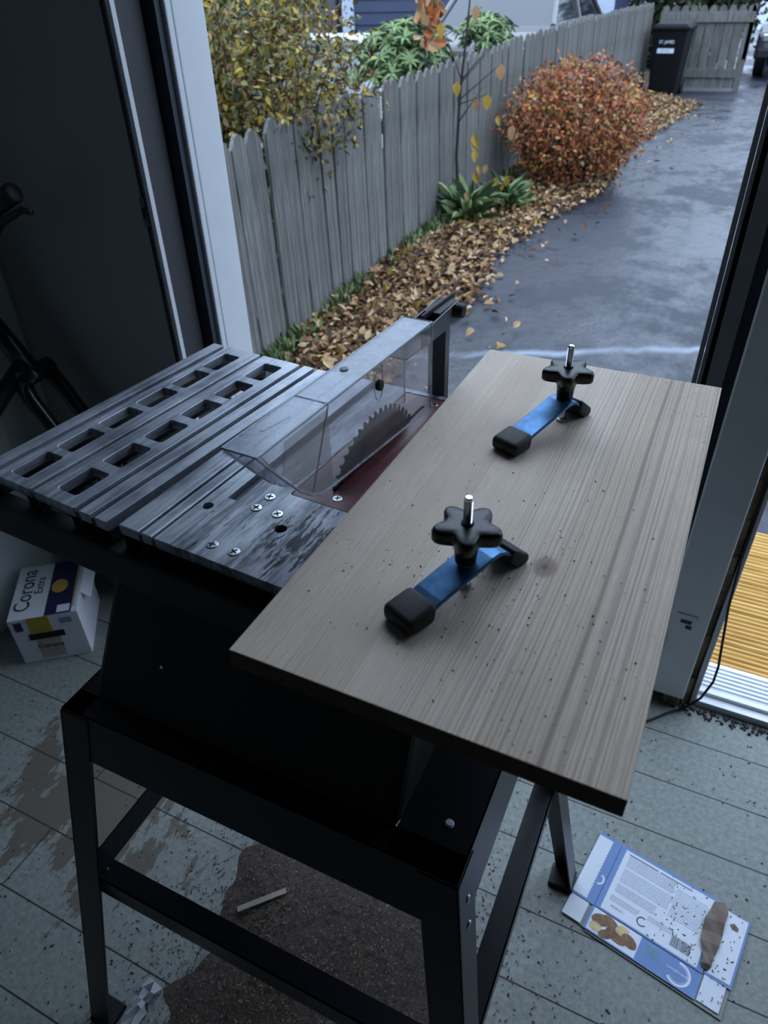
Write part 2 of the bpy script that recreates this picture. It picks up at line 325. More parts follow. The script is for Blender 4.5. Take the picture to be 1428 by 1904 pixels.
# ------------------------------------------------------------------ mesh helpers
class MB:
    def __init__(s): s.v = []; s.f = []; s.mi = []
    def add(s, vs, fs, mi=0):
        o = len(s.v); s.v += [tuple(x) for x in vs]; s.f += [tuple(i+o for i in f) for f in fs]; s.mi += [mi]*len(fs); return s
    def box(s, x0, x1, y0, y1, z0, z1, T=None, mi=0):
        vs = [Vector(p) for p in ((x0,y0,z0),(x1,y0,z0),(x1,y1,z0),(x0,y1,z0),(x0,y0,z1),(x1,y0,z1),(x1,y1,z1),(x0,y1,z1))]
        if T is not None: vs = [T @ p for p in vs]
        return s.add(vs, [(3,2,1,0),(4,5,6,7),(0,1,5,4),(1,2,6,5),(2,3,7,6),(3,0,4,7)], mi)
    def hexa(s, b, t, mi=0):   # 4 bottom pts ccw, 4 top pts
        return s.add(list(b)+list(t), [(3,2,1,0),(4,5,6,7),(0,1,5,4),(1,2,6,5),(2,3,7,6),(3,0,4,7)], mi)
    def prism(s, poly, d, T=None, mi=0):   # poly list of 3d pts (planar), extruded by vector d
        n = len(poly); a = [Vector(p) for p in poly]; b = [p+Vector(d) for p in a]; vs = a+b
        if T is not None: vs = [T @ p for p in vs]
        return s.add(vs, [tuple(range(n-1,-1,-1)), tuple(range(n,2*n))]+[(i,(i+1)%n,n+(i+1)%n,n+i) for i in range(n)], mi)
    def tube(s, pts, r, n=10, mi=0, cap=True):
        pts = [Vector(p) for p in pts]; rs = r if isinstance(r, (list, tuple)) else [r]*len(pts); vs = []
        ref = None
        for i, p in enumerate(pts):
            d = (pts[min(i+1, len(pts)-1)]-pts[max(i-1, 0)]).normalized()
            if ref is None: ref = d.orthogonal().normalized()
            a = (ref-d*ref.dot(d)).normalized(); b = d.cross(a); ref = a
            for j in range(n):
                t = 2*PI*j/n; vs.append(p+rs[i]*(a*math.cos(t)+b*math.sin(t)))
        fs = []
        for i in range(len(pts)-1):
            for j in range(n): fs.append((i*n+j, i*n+(j+1)%n, (i+1)*n+(j+1)%n, (i+1)*n+j))
        if cap: fs += [tuple(range(n-1,-1,-1)), tuple(range((len(pts)-1)*n, len(pts)*n))]
        return s.add(vs, fs, mi)
    def lathe(s, prof, T=None, n=20, mi=0):  # profile (r,z)
        vs = []; 
        for (r, z) in prof:
            for j in range(n): vs.append(Vector((r*math.cos(2*PI*j/n), r*math.sin(2*PI*j/n), z)))
        if T is not None: vs = [T @ p for p in vs]
        fs = []
        for i in range(len(prof)-1):
            for j in range(n): fs.append((i*n+j, i*n+(j+1)%n, (i+1)*n+(j+1)%n, (i+1)*n+j))
        fs += [tuple(range(n-1,-1,-1)), tuple(range((len(prof)-1)*n, len(prof)*n))]
        return s.add(vs, fs, mi)
    def build(s, name, mats, parent=None, smooth=False, bevel=0, seg=2, label=None, loc=None):
        me = bpy.data.meshes.new(name); me.from_pydata(s.v, [], s.f)
        for m in (mats if isinstance(mats, (list, tuple)) else [mats]): me.materials.append(M[m] if isinstance(m, str) else m)
        if any(s.mi): me.polygons.foreach_set('material_index', s.mi)
        bm = bmesh.new(); bm.from_mesh(me)
        if len(me.polygons) < 20000: bmesh.ops.recalc_face_normals(bm, faces=bm.faces)
        bm.to_mesh(me); bm.free()
        if smooth: me.polygons.foreach_set('use_smooth', [True]*len(me.polygons))
        me.update()
        o = bpy.data.objects.new(name, me); C.objects.link(o)
        if parent: o.parent = parent
        if loc is not None: o.location = loc
        if bevel:
            b = o.modifiers.new('bevel', 'BEVEL'); b.width = bevel; b.segments = seg; b.limit_method = 'ANGLE'; b.angle_limit = R(40); b.harden_normals = False
        if label: o['label'] = label
        return o
def thing(name, label, cat, loc=(0, 0, 0), rz=0, group=None):
    o = bpy.data.objects.new(name, None); C.objects.link(o); o.location = loc; o.rotation_euler = (0, 0, rz)
    o.empty_display_size = 0.05; o['label'] = label; o['category'] = cat
    if group: o['group'] = group
    return o
def tag(o, label, cat, group=None, kind=None):
    o['label'] = label; o['category'] = cat
    if group: o['group'] = group
    if kind: o['kind'] = kind
    return o
def struct(o): o['kind'] = 'structure'; return o
def bx(name, mat, a, b, parent=None, bevel=0, label=None):
    return MB().box(a[0], b[0], a[1], b[1], a[2], b[2]).build(name, mat, parent, bevel=bevel, label=label)
def text(name, body, size, mat, parent, M4, extrude=0.0003, spacing=1.0, shear=0.0, xs=1.0):
    cu = bpy.data.curves.new(name, 'FONT'); cu.body = body; cu.size = size; cu.extrude = extrude; cu.align_x = 'CENTER'; cu.align_y = 'CENTER'
    cu.space_character = spacing; cu.shear = shear
    t = bpy.data.objects.new(name, cu); C.objects.link(t)
    bpy.context.view_layer.update()
    me = bpy.data.meshes.new_from_object(t.evaluated_get(bpy.context.evaluated_depsgraph_get()))
    bpy.data.objects.remove(t); me.materials.clear(); me.materials.append(M[mat])
    me.transform(M4 @ Matrix.Scale(xs, 4, (1, 0, 0)))
    o = bpy.data.objects.new(name, me); C.objects.link(o); o.parent = parent; return o
def plate2d(name, mat, outer, holes, z0, z1, parent, bevel=0.0, label=None):
    """flat plate from 2D loops (holes allowed)"""
    cu = bpy.data.curves.new(name, 'CURVE'); cu.dimensions = '2D'; cu.fill_mode = 'BOTH'
    cu.extrude = (z1-z0)/2-bevel; cu.bevel_depth = bevel; cu.bevel_resolution = 1; cu.offset = -bevel
    for lp in [outer]+holes:
        s = cu.splines.new('POLY'); s.points.add(len(lp)-1)
        for i, p in enumerate(lp): s.points[i].co = (p[0], p[1], 0, 1)
        s.use_cyclic_u = True
    t = bpy.data.objects.new(name, cu); C.objects.link(t); bpy.context.view_layer.update()
    me = bpy.data.meshes.new_from_object(t.evaluated_get(bpy.context.evaluated_depsgraph_get()))
    bpy.data.objects.remove(t); me.materials.clear(); me.materials.append(M[mat]); me.transform(Matrix.Translation((0, 0, (z0+z1)/2)))
    me.name = name; o = bpy.data.objects.new(name, me); C.objects.link(o); o.parent = parent
    if label: o['label'] = label
    return o
def rrect(x0, x1, y0, y1, r, n=5, skew=0.0):
    p = []
    for cx, cy, a0 in ((x1-r, y1-r, 0), (x0+r, y1-r, 90), (x0+r, y0+r, 180), (x1-r, y0+r, 270)):
        for i in range(n+1):
            a = R(a0+90*i/n); p.append((cx+r*math.cos(a), cy+r*math.sin(a)))
    return p
def circ(cx, cy, r, n=20): return [(cx+r*math.cos(2*PI*i/n), cy+r*math.sin(2*PI*i/n)) for i in range(n)]
rnd = random.Random(7)

# ------------------------------------------------------------------ the room
FY = 1.25     # room face of the front wall
struct(bx('floor', 'floor', (-1.6, -2.6, -0.06), (1.6, 1.36, 0.0)))
struct(bx('ceiling', 'ceiling', (-1.85, -2.7, 2.6), (1.7, 1.36, 2.7)))
struct(bx('wall_left', 'wall_light', (-1.64, -2.6, -0.06), (-1.534, 1.36, 2.6)))
struct(bx('wall_right', 'ceiling', (1.6, -2.6, -0.06), (1.7, 1.36, 2.6)))
struct(bx('wall_back', 'ceiling', (-1.85, -2.7, -0.06), (1.7, -2.6, 2.6)))
mb = MB(); mb.box(-1.534, -1.06, 1.120, 1.36, 0, 2.6); mb.box(-1.06, 0.0, 1.27, 1.36, 2.5, 2.6); mb.box(0.0, 0.158, 1.29, 1.36, 0.0, 2.6); mb.box(0.158, 1.12, 1.27, 1.36, 2.12, 2.6); mb.box(1.12, 1.6, 1.27, 1.36, 0, 2.6)
struct(mb.build('wall_front', 'door_dark'))
# left jamb of the open doorway (white)
t = MB(); t.box(-1.05, -1.000, 1.232, 1.325, 0.0, 2.5); t.box(-1.05, -0.9985, 1.212, 1.229, 0.0, 2.5)
struct(t.build('trim_1', 'white_trim', bevel=0.003))
struct(bx('trim_2', 'dark_strip', (-1.055, 1.196, 0.0), (-1.008, 1.212, 2.5)))
struct(bx('trim_3', 'recess', (-1.06, 1.124, 0.0), (-1.032, 1.190, 2.5), bevel=0.003))
struct(bx('trim_10', 'white_trim', (-1.05, 1.25, 2.47), (0.0, 1.33, 2.5)))
# corner bead and latch at the end of the dark wall
struct(bx('trim_17', 'white_trim', (-1.040, 1.112, 0.0), (-1.030, 1.124, 2.5), bevel=0.001))
mb = MB()
for i in range(170):
    z = 0.35+i*0.0125; mb.tube([(-1.0395, 1.1120, z), (-1.0435, 1.1115, z+0.006), (-1.0395, 1.1120, z+0.0125)], 0.0006, 4)
struct(mb.build('trim_18', 'grey_strip'))
lt = thing('latch_plate', 'small dark latch plate on the dark wall beside the pale corner strip', 'latch plate', (-1.056, 1.1185, 1.0))
MB().box(-0.006, 0.006, -0.0025, 0.0, 0.0, 0.055).build('plate', 'bracket', lt, bevel=0.001)
MB().box(-0.003, 0.003, -0.004, -0.0025, 0.016, 0.036).build('slot', 'dark', lt)
# right side: door edge strips, casing and post
T = 0
struct(bx('trim_4', 'grey_strip', (-0.014, 1.250, 0.0), (-0.0062, 1.33, 2.5), bevel=0.001))
struct(bx('trim_5', 'grey_strip', (-0.0050, 1.2495, 0.0), (0.0015, 1.33, 2.5), bevel=0.001))
struct(bx('trim_6', 'dark', (0.0015, 1.262, 0.0), (0.0095, 1.33, 2.5)))
struct(bx('trim_7', 'grey_strip', (0.0095, 1.248, 0.0), (0.036, 1.33, 2.5), bevel=0.002))
struct(bx('trim_8', 'dark_strip', (0.036, 1.256, 0.0), (0.0535, 1.33, 2.5)))
cas = struct(bx('trim_9', 'grey_post', (0.0535, 1.236, 0.035), (0.137, 1.33, 2.5), bevel=0.003))
# broken raw edge
mb = MB(); rr = random.Random(3); zs = [0.0+i*0.045 for i in range(56)]
for z0, z1 in zip(zs, zs[1:]):
    a = 0.1355+0.001*rr.random(); b = 0.150+0.003*rr.random(); y0 = 1.246+0.01*rr.random()
    mb.hexa([(a, y0, z0), (b, y0+0.012, z0), (b, 1.33, z0), (a, 1.33, z0)], [(a, y0+0.003*rr.random(), z1), (b, y0+0.012, z1), (b, 1.33, z1), (a, 1.33, z1)])
struct(mb.build('trim_11', 'rawwood'))
struct(bx('trim_12', 'rawwood', (0.094, 1.238, 0.0), (0.132, 1.262, 0.036), bevel=0.008))
struct(bx('trim_13', 'white_trim', (0.1545, 1.262, 0.0), (0.166, 1.345, 2.5), bevel=0.002))
struct(bx('trim_14', 'white_trim', (1.10, 1.262, 0.0), (1.12, 1.345, 2.5), bevel=0.002))
# strike plate + hinge leftovers on the post
sp_ = thing('strike_plate', 'small scuffed strike plate low on the grey post', 'strike plate', (0.073, 1.2355, 0.24))
pl2 = MB().box(0, 0.04, -0.0015, 0.0, 0, 0.05).build('plate', 'grey_post', sp_)
MB().box(0.010, 0.032, -0.0022, -0.0015, 0.026, 0.036).box(0.022, 0.034, -0.0022, -0.0015, 0.012, 0.022).build('worn_slot', 'dark_strip', sp_)
hg = tag(MB().tube([(0.051, 1.229, 0.165), (0.051, 1.229, 0.235)], 0.0045, 8).box(0.051, 0.063, 1.2315, 1.236, 0.18, 0.22).build('hinge_knuckle', 'dark_strip'), 'dark hinge knuckle at the left edge of the grey post, near the floor', 'hinge')
hb = thing('door_bolt', 'dark metal door bolt on the grey post at the right edge of the photo', 'bolt', (0.083, 1.235, 1.03))
MB().box(-0.012, 0.03, -0.012, 0, -0.012, 0.0).box(-0.004, 0.03, -0.02, 0, 0.0, 0.018).build('bolt_body', 'black_metal', hb, bevel=0.002)
MB().lathe([(0.007, 0), (0.007, 0.014), (0.003, 0.02)], Matrix.Translation((-0.008, -0.001, -0.035)) @ Matrix.Rotation(PI/2, 4, 'X')).build('bolt_pin', 'steel', hb, True)
# threshold of the second doorway
mb = MB(); mb.box(0.168, 1.10, 1.262, 1.285, 0.0, 0.020); mb.box(0.168, 1.10, 1.285, 1.300, 0.0, 0.030); mb.box(0.168, 1.10, 1.312, 1.40, -0.03, 0.018)
for i in range(6): mb.box(0.168, 1.10, 1.318+i*0.013, 1.324+i*0.013, 0.018, 0.0225)
struct(mb.build('trim_15', 'alu_white', bevel=0.001))
struct(bx('trim_16', 'dark_strip', (0.168, 1.300, -0.03), (1.10, 1.312, 0.012)))
mb = MB(); rr = random.Random(11)
for i in range(420):
    x = 0.10+rr.random()*0.75; y = 1.255-abs(rr.gauss(0, 0.012)); s = 0.001+rr.random()*0.0028
    mb.box(x-s, x+s, y-s*0.7, y+s*0.7, 0.0, 0.002+s*0.6, Matrix.Translation((x, y, 0)) @ Matrix.Rotation(rr.random()*3, 4, 'Z') @ Matrix.Translation((-x, -y, 0)))
tag(mb.build('threshold_debris', 'dirt'), 'dark crumbs of dirt gathered along the white threshold', 'debris', kind='stuff')

# ------------------------------------------------------------------ outside ground, deck
GZ = -0.22
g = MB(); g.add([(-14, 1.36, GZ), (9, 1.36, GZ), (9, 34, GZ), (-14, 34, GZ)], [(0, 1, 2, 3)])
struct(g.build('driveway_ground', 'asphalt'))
g = MB(); NX, NY = 14, 40
for j in range(NY+1):
    y = 1.4+j*32.0/NY
    for i in range(NX+1):
        x = -14+i*(11.85)/NX
        g.v.append((x, y, GZ+0.02+0.03*math.sin(x*1.7+y*0.9)*(i < NX)))
for j in range(NY):
    for i in range(NX): g.f.append((j*(NX+1)+i, j*(NX+1)+i+1, (j+1)*(NX+1)+i+1, (j+1)*(NX+1)+i)); g.mi.append(0)
struct(g.build('garden_ground', 'lawn', smooth=True))
struct(bx('foundation_wall', 'wall', (-1.85, 1.30, GZ-0.1), (1.7, 1.36, -0.02)))
dk = thing('wooden_deck', 'yellowish ridged wooden deck boards outside the right doorway', 'deck', (0.0, 1.41, -0.04))
y = 0.0
for i in range(5):
    mb = MB(); nr = 8
    x0, x1 = 0.12, 2.4
    for q in range(nr):
        ya = y+q*0.0165
        mb.box(x0, x1, ya, ya+0.0165, -0.03, -0.005); mb.prism([(x0, ya+0.001, -0.005), (x0, ya+0.0155, -0.005), (x0, ya+0.0115, 0.0), (x0, ya+0.0050, 0.0)], (x1-x0, 0, 0))
    mb.build('deck_board', 'deck', dk); y += 0.136
MB().box(0.12, 2.4, 0.0, 0.66, -0.12, -0.032).build('joist_frame', 'rawwood', dk)

# ------------------------------------------------------------------ fences
ctl = [(2.2, -2.02, 0.86), (3.06, -2.14, 0.87), (4.0, -2.22, 0.875), (4.75, -2.27, 0.88), (6.0, -2.31, 0.90), (7.5, -2.32, 0.945), (9.0, -2.27, 1.0), (12.0, -2.2, 1.04), (14.9, -2.13, 1.06)]
def fpos(y):
    for a, b in zip(ctl, ctl[1:]):
        if y <= b[0]: break
    t = (y-a[0])/(b[0]-a[0]); return a[1]+(b[1]-a[1])*t, a[2]+(b[2]-a[2])*t, math.atan2(-(b[1]-a[1]), b[0]-a[0])
fence = thing('picket_fence', 'long weathered grey picket fence with pointed tops along the driveway', 'fence')
y = 2.3; i = 0; rr = random.Random(5)
pm = {}
while y < 14.85:
    x, top, ang = fpos(y); pw = 0.138
    H = top-GZ
    o = MB().prism([(0, -pw/2, 0), (0, pw/2, 0), (0, pw/2, H-0.06), (0, pw*0.24, H-0.015), (0, 0, H), (0, -pw*0.24, H-0.015), (0, -pw/2, H-0.06)], (0.019, 0, 0)).build('picket', 'picket', fence)
    o.location = (x+rr.uniform(-0.006, 0.006), y, GZ+rr.uniform(-0.015, 0.012)); o.rotation_euler = (R(rr.uniform(-0.35, 0.35)), R(rr.uniform(-1.7, -0.9)), ang)
    y += 0.156+rr.uniform(-0.006, 0.006); i += 1
for z in (0.18, 0.80):
    for a, b in zip(ctl, ctl[1:]):
        a = (a[0], a[1]-0.0235*z-0.004); b = (b[0], b[1]-0.0235*z-0.004)
        MB().hexa([(a[1]-0.05, a[0], GZ+z), (a[1]-0.004, a[0], GZ+z), (b[1]-0.004, b[0], GZ+z), (b[1]-0.05, b[0], GZ+z)],
                  [(a[1]-0.05, a[0], GZ+z+0.08), (a[1]-0.004, a[0], GZ+z+0.08), (b[1]-0.004, b[0], GZ+z+0.08), (b[1]-0.05, b[0], GZ+z+0.08)]).build('rail', 'picket', fence)
gate = thing('wooden_gate', 'weathered grey wooden gate panel beside the black bin', 'gate', (-2.05, 15.2, GZ))
for i in range(10):
    x = i*0.148; MB().prism([(x, 0, 0.05), (x+0.130, 0, 0.05), (x+0.138, 0, 1.13), (x+0.105, 0, 1.20), (x+0.0675, 0, 1.22), (x+0.03, 0, 1.20), (x, 0, 1.13)], (0, 0.02, 0)).build('picket', 'picket', gate)
MB().box(0.0, 1.46, -0.035, 0.0, 0.98, 1.12).build('rail', 'picket', gate, bevel=0.004)
MB().box(0.0, 1.36, -0.035, 0.0, 0.20, 0.33).build('rail', 'picket', gate, bevel=0.004)
MB().box(1.36, 1.46, -0.03, 0.06, 0.0, 0.42).prism([(1.36, -0.03, 0.42), (1.46, -0.03, 0.42), (1.44, -0.03, 0.47)], (0, 0.09, 0)).build('post', 'picket', gate)
MB().box(1.40, 1.47, 0.0, 0.05, 0.42, 1.22).build('post', 'picket', gate)

# ------------------------------------------------------------------ foliage tools
def leafquad(mb, p, size, d, nrm, mi, aspect=0.55, bend=0.25):
    d = d.normalized(); s_ = d.cross(nrm)
    if s_.length < 1e-4: s_ = d.orthogonal()
    s_.normalize(); n = s_.cross(d)
    w = size*aspect*0.5; up_n = n*size*bend*0.35
    pts = [p, p+d*size*0.28+s_*w*0.92+up_n, p+d*size*0.66+s_*w*0.72+up_n*0.7, p+d*size-n*size*bend*0.2, p+d*size*0.66-s_*w*0.72+up_n*0.7, p+d*size*0.28-s_*w*0.92+up_n]
    o = len(mb.v); mb.v += [tuple(q) for q in pts]
    mb.f += [(o, o+1, o+2, o+3), (o, o+3, o+4, o+5)]; mb.mi += [mi]*2
def rv(r): 
    while True:
        v = Vector((r.uniform(-1, 1), r.uniform(-1, 1), r.uniform(-1, 1)))
        if 0.05 < v.length < 1: return v
def shrub(name, label, base, cen, rad, nleaf, size, mats, wts, seed, nbr=26, cat='shrub', br=0.012, aspect=0.55, shell=0.35, hang=0.0, parent=None):
    r = random.Random(seed); t = thing(name, label, cat, base)
    B = Vector(base); cen = Vector(cen)-B; mb = MB(); tips = []
    for i in range(nbr):
        v = rv(r); v = v.normalized()*r.uniform(0.55, 1.0); e = cen+Vector((v.x*rad[0], v.y*rad[1], v.z*rad[2]))
        s0 = Vector((r.uniform(-.08, .08), r.uniform(-.08, .08), 0)); mid = s0.lerp(e, 0.5)+Vector((r.uniform(-.1, .1), r.uniform(-.1, .1), r.uniform(0, .12)))
        mb.tube([s0, mid, e], [br, br*0.6, br*0.25], 5); tips.append((mid, e))
        for q in range(3):
            k0 = mid.lerp(e, r.uniform(0.2, 0.8)); k1 = k0+rv(r)*0.22; mb.tube([k0, k1], [br*0.35, br*0.15], 4, cap=False); tips.append((k0, k1))
    mb.build('branches', 'bark', t)
    lb = MB()
    cl = [(a.lerp(b, r.uniform(0.3, 1.0))) for a, b in tips for _ in range(3)]
    for i in range(nleaf):
        if r.random() < 0.5:
            p = r.choice(cl)+rv(r)*0.10
        else:
            v = rv(r).normalized()*(shell+(1-shell)*r.random()**0.5)*r.uniform(0.85, 1.06); p = cen+Vector((v.x*rad[0], v.y*rad[1], v.z*rad[2]))
        d = rv(r); d.z -= hang
        k_ = r.random(); mi = 0
        for q, w_ in enumerate(wts):
            if k_ < w_: mi = q; break
            k_ -= w_
        leafquad(lb, p, size*r.uniform(0.6, 1.25), d, rv(r), mi, aspect)
    lb.build('foliage', mats, t)
    return t
shrub('flowering_shrub', 'large tangled shrub with olive and yellow leaves overhanging the fence beside the white jamb', (-2.75, 3.9, GZ), (-2.62, 3.75, 1.02), (0.68, 0.95, 0.50), 12000, 0.042, ['leaf_olive', 'leaf_yellow', 'leaf_brown', 'leaf_deep'], [0.52, 0.2, 0.16, 0.12], 21, 60, br=0.010, shell=0.0)
shrub('background_tree', 'yellow-brown leafy tree at the top left behind the overhanging shrub', (-5.2, 6.5, GZ), (-5.0, 6.6, 1.75), (1.5, 1.4, 0.80), 14000, 0.075, ['leaf_brown', 'leaf_yellow', 'leaf_olive', 'leaf_tan'], [0.35, 0.25, 0.25, 0.15], 22, 34, 'tree', br=0.02, shell=0.1)
shrub('orange_bush', 'round orange and russet leaved bush at the driveway edge', (-1.62, 7.5, GZ), (-1.62, 7.55, 0.33), (0.70, 0.72, 0.53), 12500, 0.046, ['leaf_red', 'leaf_orange', 'leaf_brown', 'leaf_tan', 'leaf_yellow'], [0.27, 0.27, 0.24, 0.15, 0.07], 23, 60, 'bush', br=0.008, shell=0.45)

def whorl(name, label, base, cen, rad, nw, L, seed, mats=('leaf_green', 'leaf_deep')):
    r = random.Random(seed); t = thing(name, label, 'shrub', base); B = Vector(base); cen = Vector(cen)-B
    mb = MB(); lb = MB()
    for i in range(nw):
        v = rv(r).normalized()*r.uniform(0.55, 1.0); v.z = abs(v.z)*0.9-0.25 if r.random() < .8 else v.z
        e = cen+Vector((v.x*rad[0], v.y*rad[1], v.z*rad[2])); 
        if i % 3 == 0: mb.tube([(0, 0, 0), cen.lerp(e, 0.3), e], [0.014, 0.009, 0.004], 5)
        up_ = (Vector((v.x, v.y, 0.9+v.z))).normalized(); a = up_.orthogonal().normalized(); b = up_.cross(a); n = r.randint(8, 12); ph = r.random()*6
        for q in range(n):
            th = ph+q*2*PI/n; d = (a*math.cos(th)+b*math.sin(th))*1.0+up_*r.uniform(-0.25, 0.35)
            leafquad(lb, e, L*r.uniform(0.75, 1.15), d, up_, 0 if r.random() < 0.66 else 1, 0.22, 0.35)
    mb.build('branches', 'bark', t); lb.build('foliage', list(mats), t); return t
whorl('rhododendron', 'green rhododendron with whorled narrow leaves above the middle of the fence', (-3.0, 6.6, GZ), (-2.95, 6.6, 0.86), (0.50, 0.62, 0.44), 190, 0.115, 31)
whorl('rhododendron', 'smaller green rhododendron sprig with drooping leaves further along the fence', (-2.66, 7.9, GZ), (-2.60, 7.75, 1.0), (0.24, 0.42, 0.26), 60, 0.115, 32)

shrub('evergreen_hedge', 'dark hedge standing behind the gate at the top of the photo', (-2.1, 19.3, GZ), (-2.1, 19.3, 0.9), (1.55, 0.9, 1.5), 11000, 0.16, ['leaf_deep', 'leaf_dark'], [0.7, 0.3], 41, 20, 'hedge', br=0.03, shell=0.2)
shrub('evergreen_hedge', 'dark hedge at the far upper left behind the yellow-brown tree', (-9.4, 11.4, GZ), (-9.4, 11.4, 1.3), (1.8, 1.7, 1.5), 5000, 0.14, ['leaf_deep', 'leaf_olive'], [0.6, 0.4], 42, 20, 'hedge', br=0.03, shell=0.2)
# tall thin sapling with yellow leaves in front of the fence
sap = thing('sapling', 'thin bare sapling with a few yellow leaves standing against the fence', 'sapling', (-2.14, 5.9, GZ))
mb = MB(); mb.tube([(0, 0, 0), (-0.01, -0.1, 0.5), (0.04, -0.2, 0.95), (0.12, -0.32, 1.35), (0.18, -0.4, 1.75)], [0.017, 0.014, 0.011, 0.008, 0.003], 6)
rr = random.Random(8); lb = MB()
tips = []
for q in range(12):
    z = rr.uniform(0.7, 1.6); s0 = Vector((0.04, -0.2, z)); e = s0+Vector((rr.uniform(-0.1, .45), rr.uniform(-.5, .25), rr.uniform(0.05, 0.35))); mb.tube([s0, e], [0.005, 0.002], 4); tips.append(e)
mb.build('stem', 'bark', sap)
for q in range(12):
    p = Vector((rr.uniform(0.05, 0.42), rr.uniform(-0.35, 0.15), rr.uniform(0.25, 0.82))); leafquad(lb, p, rr.uniform(0.07, 0.12), Vector((rr.uniform(-.3, .6), rr.uniform(-.3, .3), -1)), Vector((0, -1, .3)), rr.randint(0, 1), 0.6)
for e in tips[:6]:
    leafquad(lb, e, 0.1, Vector((0, 0, -1)), Vector((0, -1, .2)), rr.randint(0, 1), 0.7)
lb.build('leaves', ['leaf_yellow', 'leaf_tan'], sap)
mv = thing('maple_sprig', 'orange brown maple leaf cluster hanging before the blue siding', 'leaf cluster', (-2.60, 6.2, GZ))
MB().tube([(0, 0, 0), (0.02, 0, 0.8), (0.0, 0, 1.62)], [0.014, 0.01, 0.004], 6).build('stem', 'bark', mv)
lb = MB()
for q in range(34):
    p = Vector((rr.uniform(-0.06, 0.12), rr.uniform(-0.1, 0.1), rr.uniform(1.18, 1.50))); leafquad(lb, p, rr.uniform(0.08, 0.13), rv(rr), Vector((0, -1, .2)), rr.randint(0, 1), 0.8)
lb.build('leaves', ['leaf_orange', 'leaf_tan'], mv)
for nm, lab, bs, n, L in (('fern', 'dark green fern clump at the fence foot below the sapling', (-2.05, 5.85, GZ), 34, 0.30), ('fern', 'green strap-leaved plant in front of the orange bush, near the fence', (-1.88, 6.35, GZ), 40, 0.22)):
    t = thing(nm, lab, 'plant', bs); lb = MB(); r_ = random.Random(n)
    for q in range(n*3):
        a = r_.random()*6.28; e = Vector((math.cos(a), math.sin(a), r_.uniform(0.2, 1.6))); p = Vector((math.cos(a), math.sin(a), 0))*r_.uniform(0, 0.14); p.z = r_.uniform(0.0, 0.16)
        leafquad(lb, p, L*r_.uniform(0.4, 1), e, Vector((0, 0, 1)), r_.randint(0, 1), 0.22, 0.4)
    lb.build('leaves', ['leaf_deep', 'leaf_green'], t)
# fence-foot grass
lb = MB(); r_ = random.Random(77)
for q in range(2600):
    y = 2.4+12*r_.random()**1.6; x, _, _ = fpos(y); 
    if math.sin(y*5.1)+math.sin(y*2.3+1) < -0.2 and r_.random() < 0.85: continue
    p = Vector((x+0.03+abs(r_.gauss(0, 0.06)), y, GZ)); leafquad(lb, p, r_.uniform(0.04, 0.12), Vector((r_.uniform(-.5, .8), r_.uniform(-.6, .6), 1)), Vector((1, 0, 0)), r_.randint(0, 1), 0.16, 0.4)
tag(lb.build('fence_weeds', ['grass', 'leaf_green']), 'green grass and weeds along the foot of the fence', 'grass', kind='stuff')
# leaf litter
edge = [(2.3, -1.30), (3.3, -1.52), (3.7, -1.47), (4.15, -1.38), (5.0, -1.55), (6.0, -1.46), (7.4, -1.24), (9.5, -1.35), (12.0, -1.12), (13.4, -1.0), (13.9, -1.5), (14.8, -2.0)]
def ex(y):
    for a, b in zip(edge, edge[1:]):
        if y <= b[0]: break
    return a[1]+(b[1]-a[1])*(y-a[0])/(b[0]-a[0])
lb = MB(); r_ = random.Random(4)
soil = MB()
ys = [2.0+0.25*i for i in range(52)]
for a, b in zip(ys, ys[1:]):
    xa, xb = fpos(max(a, 2.21))[0], fpos(max(b, 2.21))[0]
    soil.hexa([(xa-0.04, a, GZ+0.001), (ex(a)-0.12, a, GZ+0.001), (ex(b)-0.12, b, GZ+0.001), (xb-0.04, b, GZ+0.001)], [(xa-0.04, a, GZ+0.02), (ex(a)-0.14, a, GZ+0.008), (ex(b)-0.14, b, GZ+0.008), (xb-0.04, b, GZ+0.02)])
struct(soil.build('soil_strip', 'lawn'))
for q in range(16000):
    y = 2.2+12.4*r_.random()**1.45; x0 = fpos(y)[0]+0.03; x1 = ex(y)+r_.gauss(0, 0.045)
    x = x0+(x1-x0)*r_.random()**0.9
    if r_.random() < 0.006: x = x1+r_.uniform(0, 0.5)
    mi = r_.choices(range(5), [0.37, 0.27, 0.19, 0.15, 0.02])[0]
    p = Vector((x, y, GZ+0.012+r_.random()*0.03))
    leafquad(lb, p, r_.uniform(0.032, 0.072), Vector((r_.uniform(-1, 1), r_.uniform(-1, 1), r_.uniform(-.35, .6))), Vector((r_.uniform(-.6, .6), r_.uniform(-.6, .6), 1)), mi, 0.62, 0.5)
tag(lb.build('leaf_litter', ['leaf_tan', 'leaf_brown', 'leaf_pale', 'leaf_dark', 'leaf_yellow']), 'thick drift of dry tan fallen leaves between fence and wet driveway', 'leaves', kind='stuff')

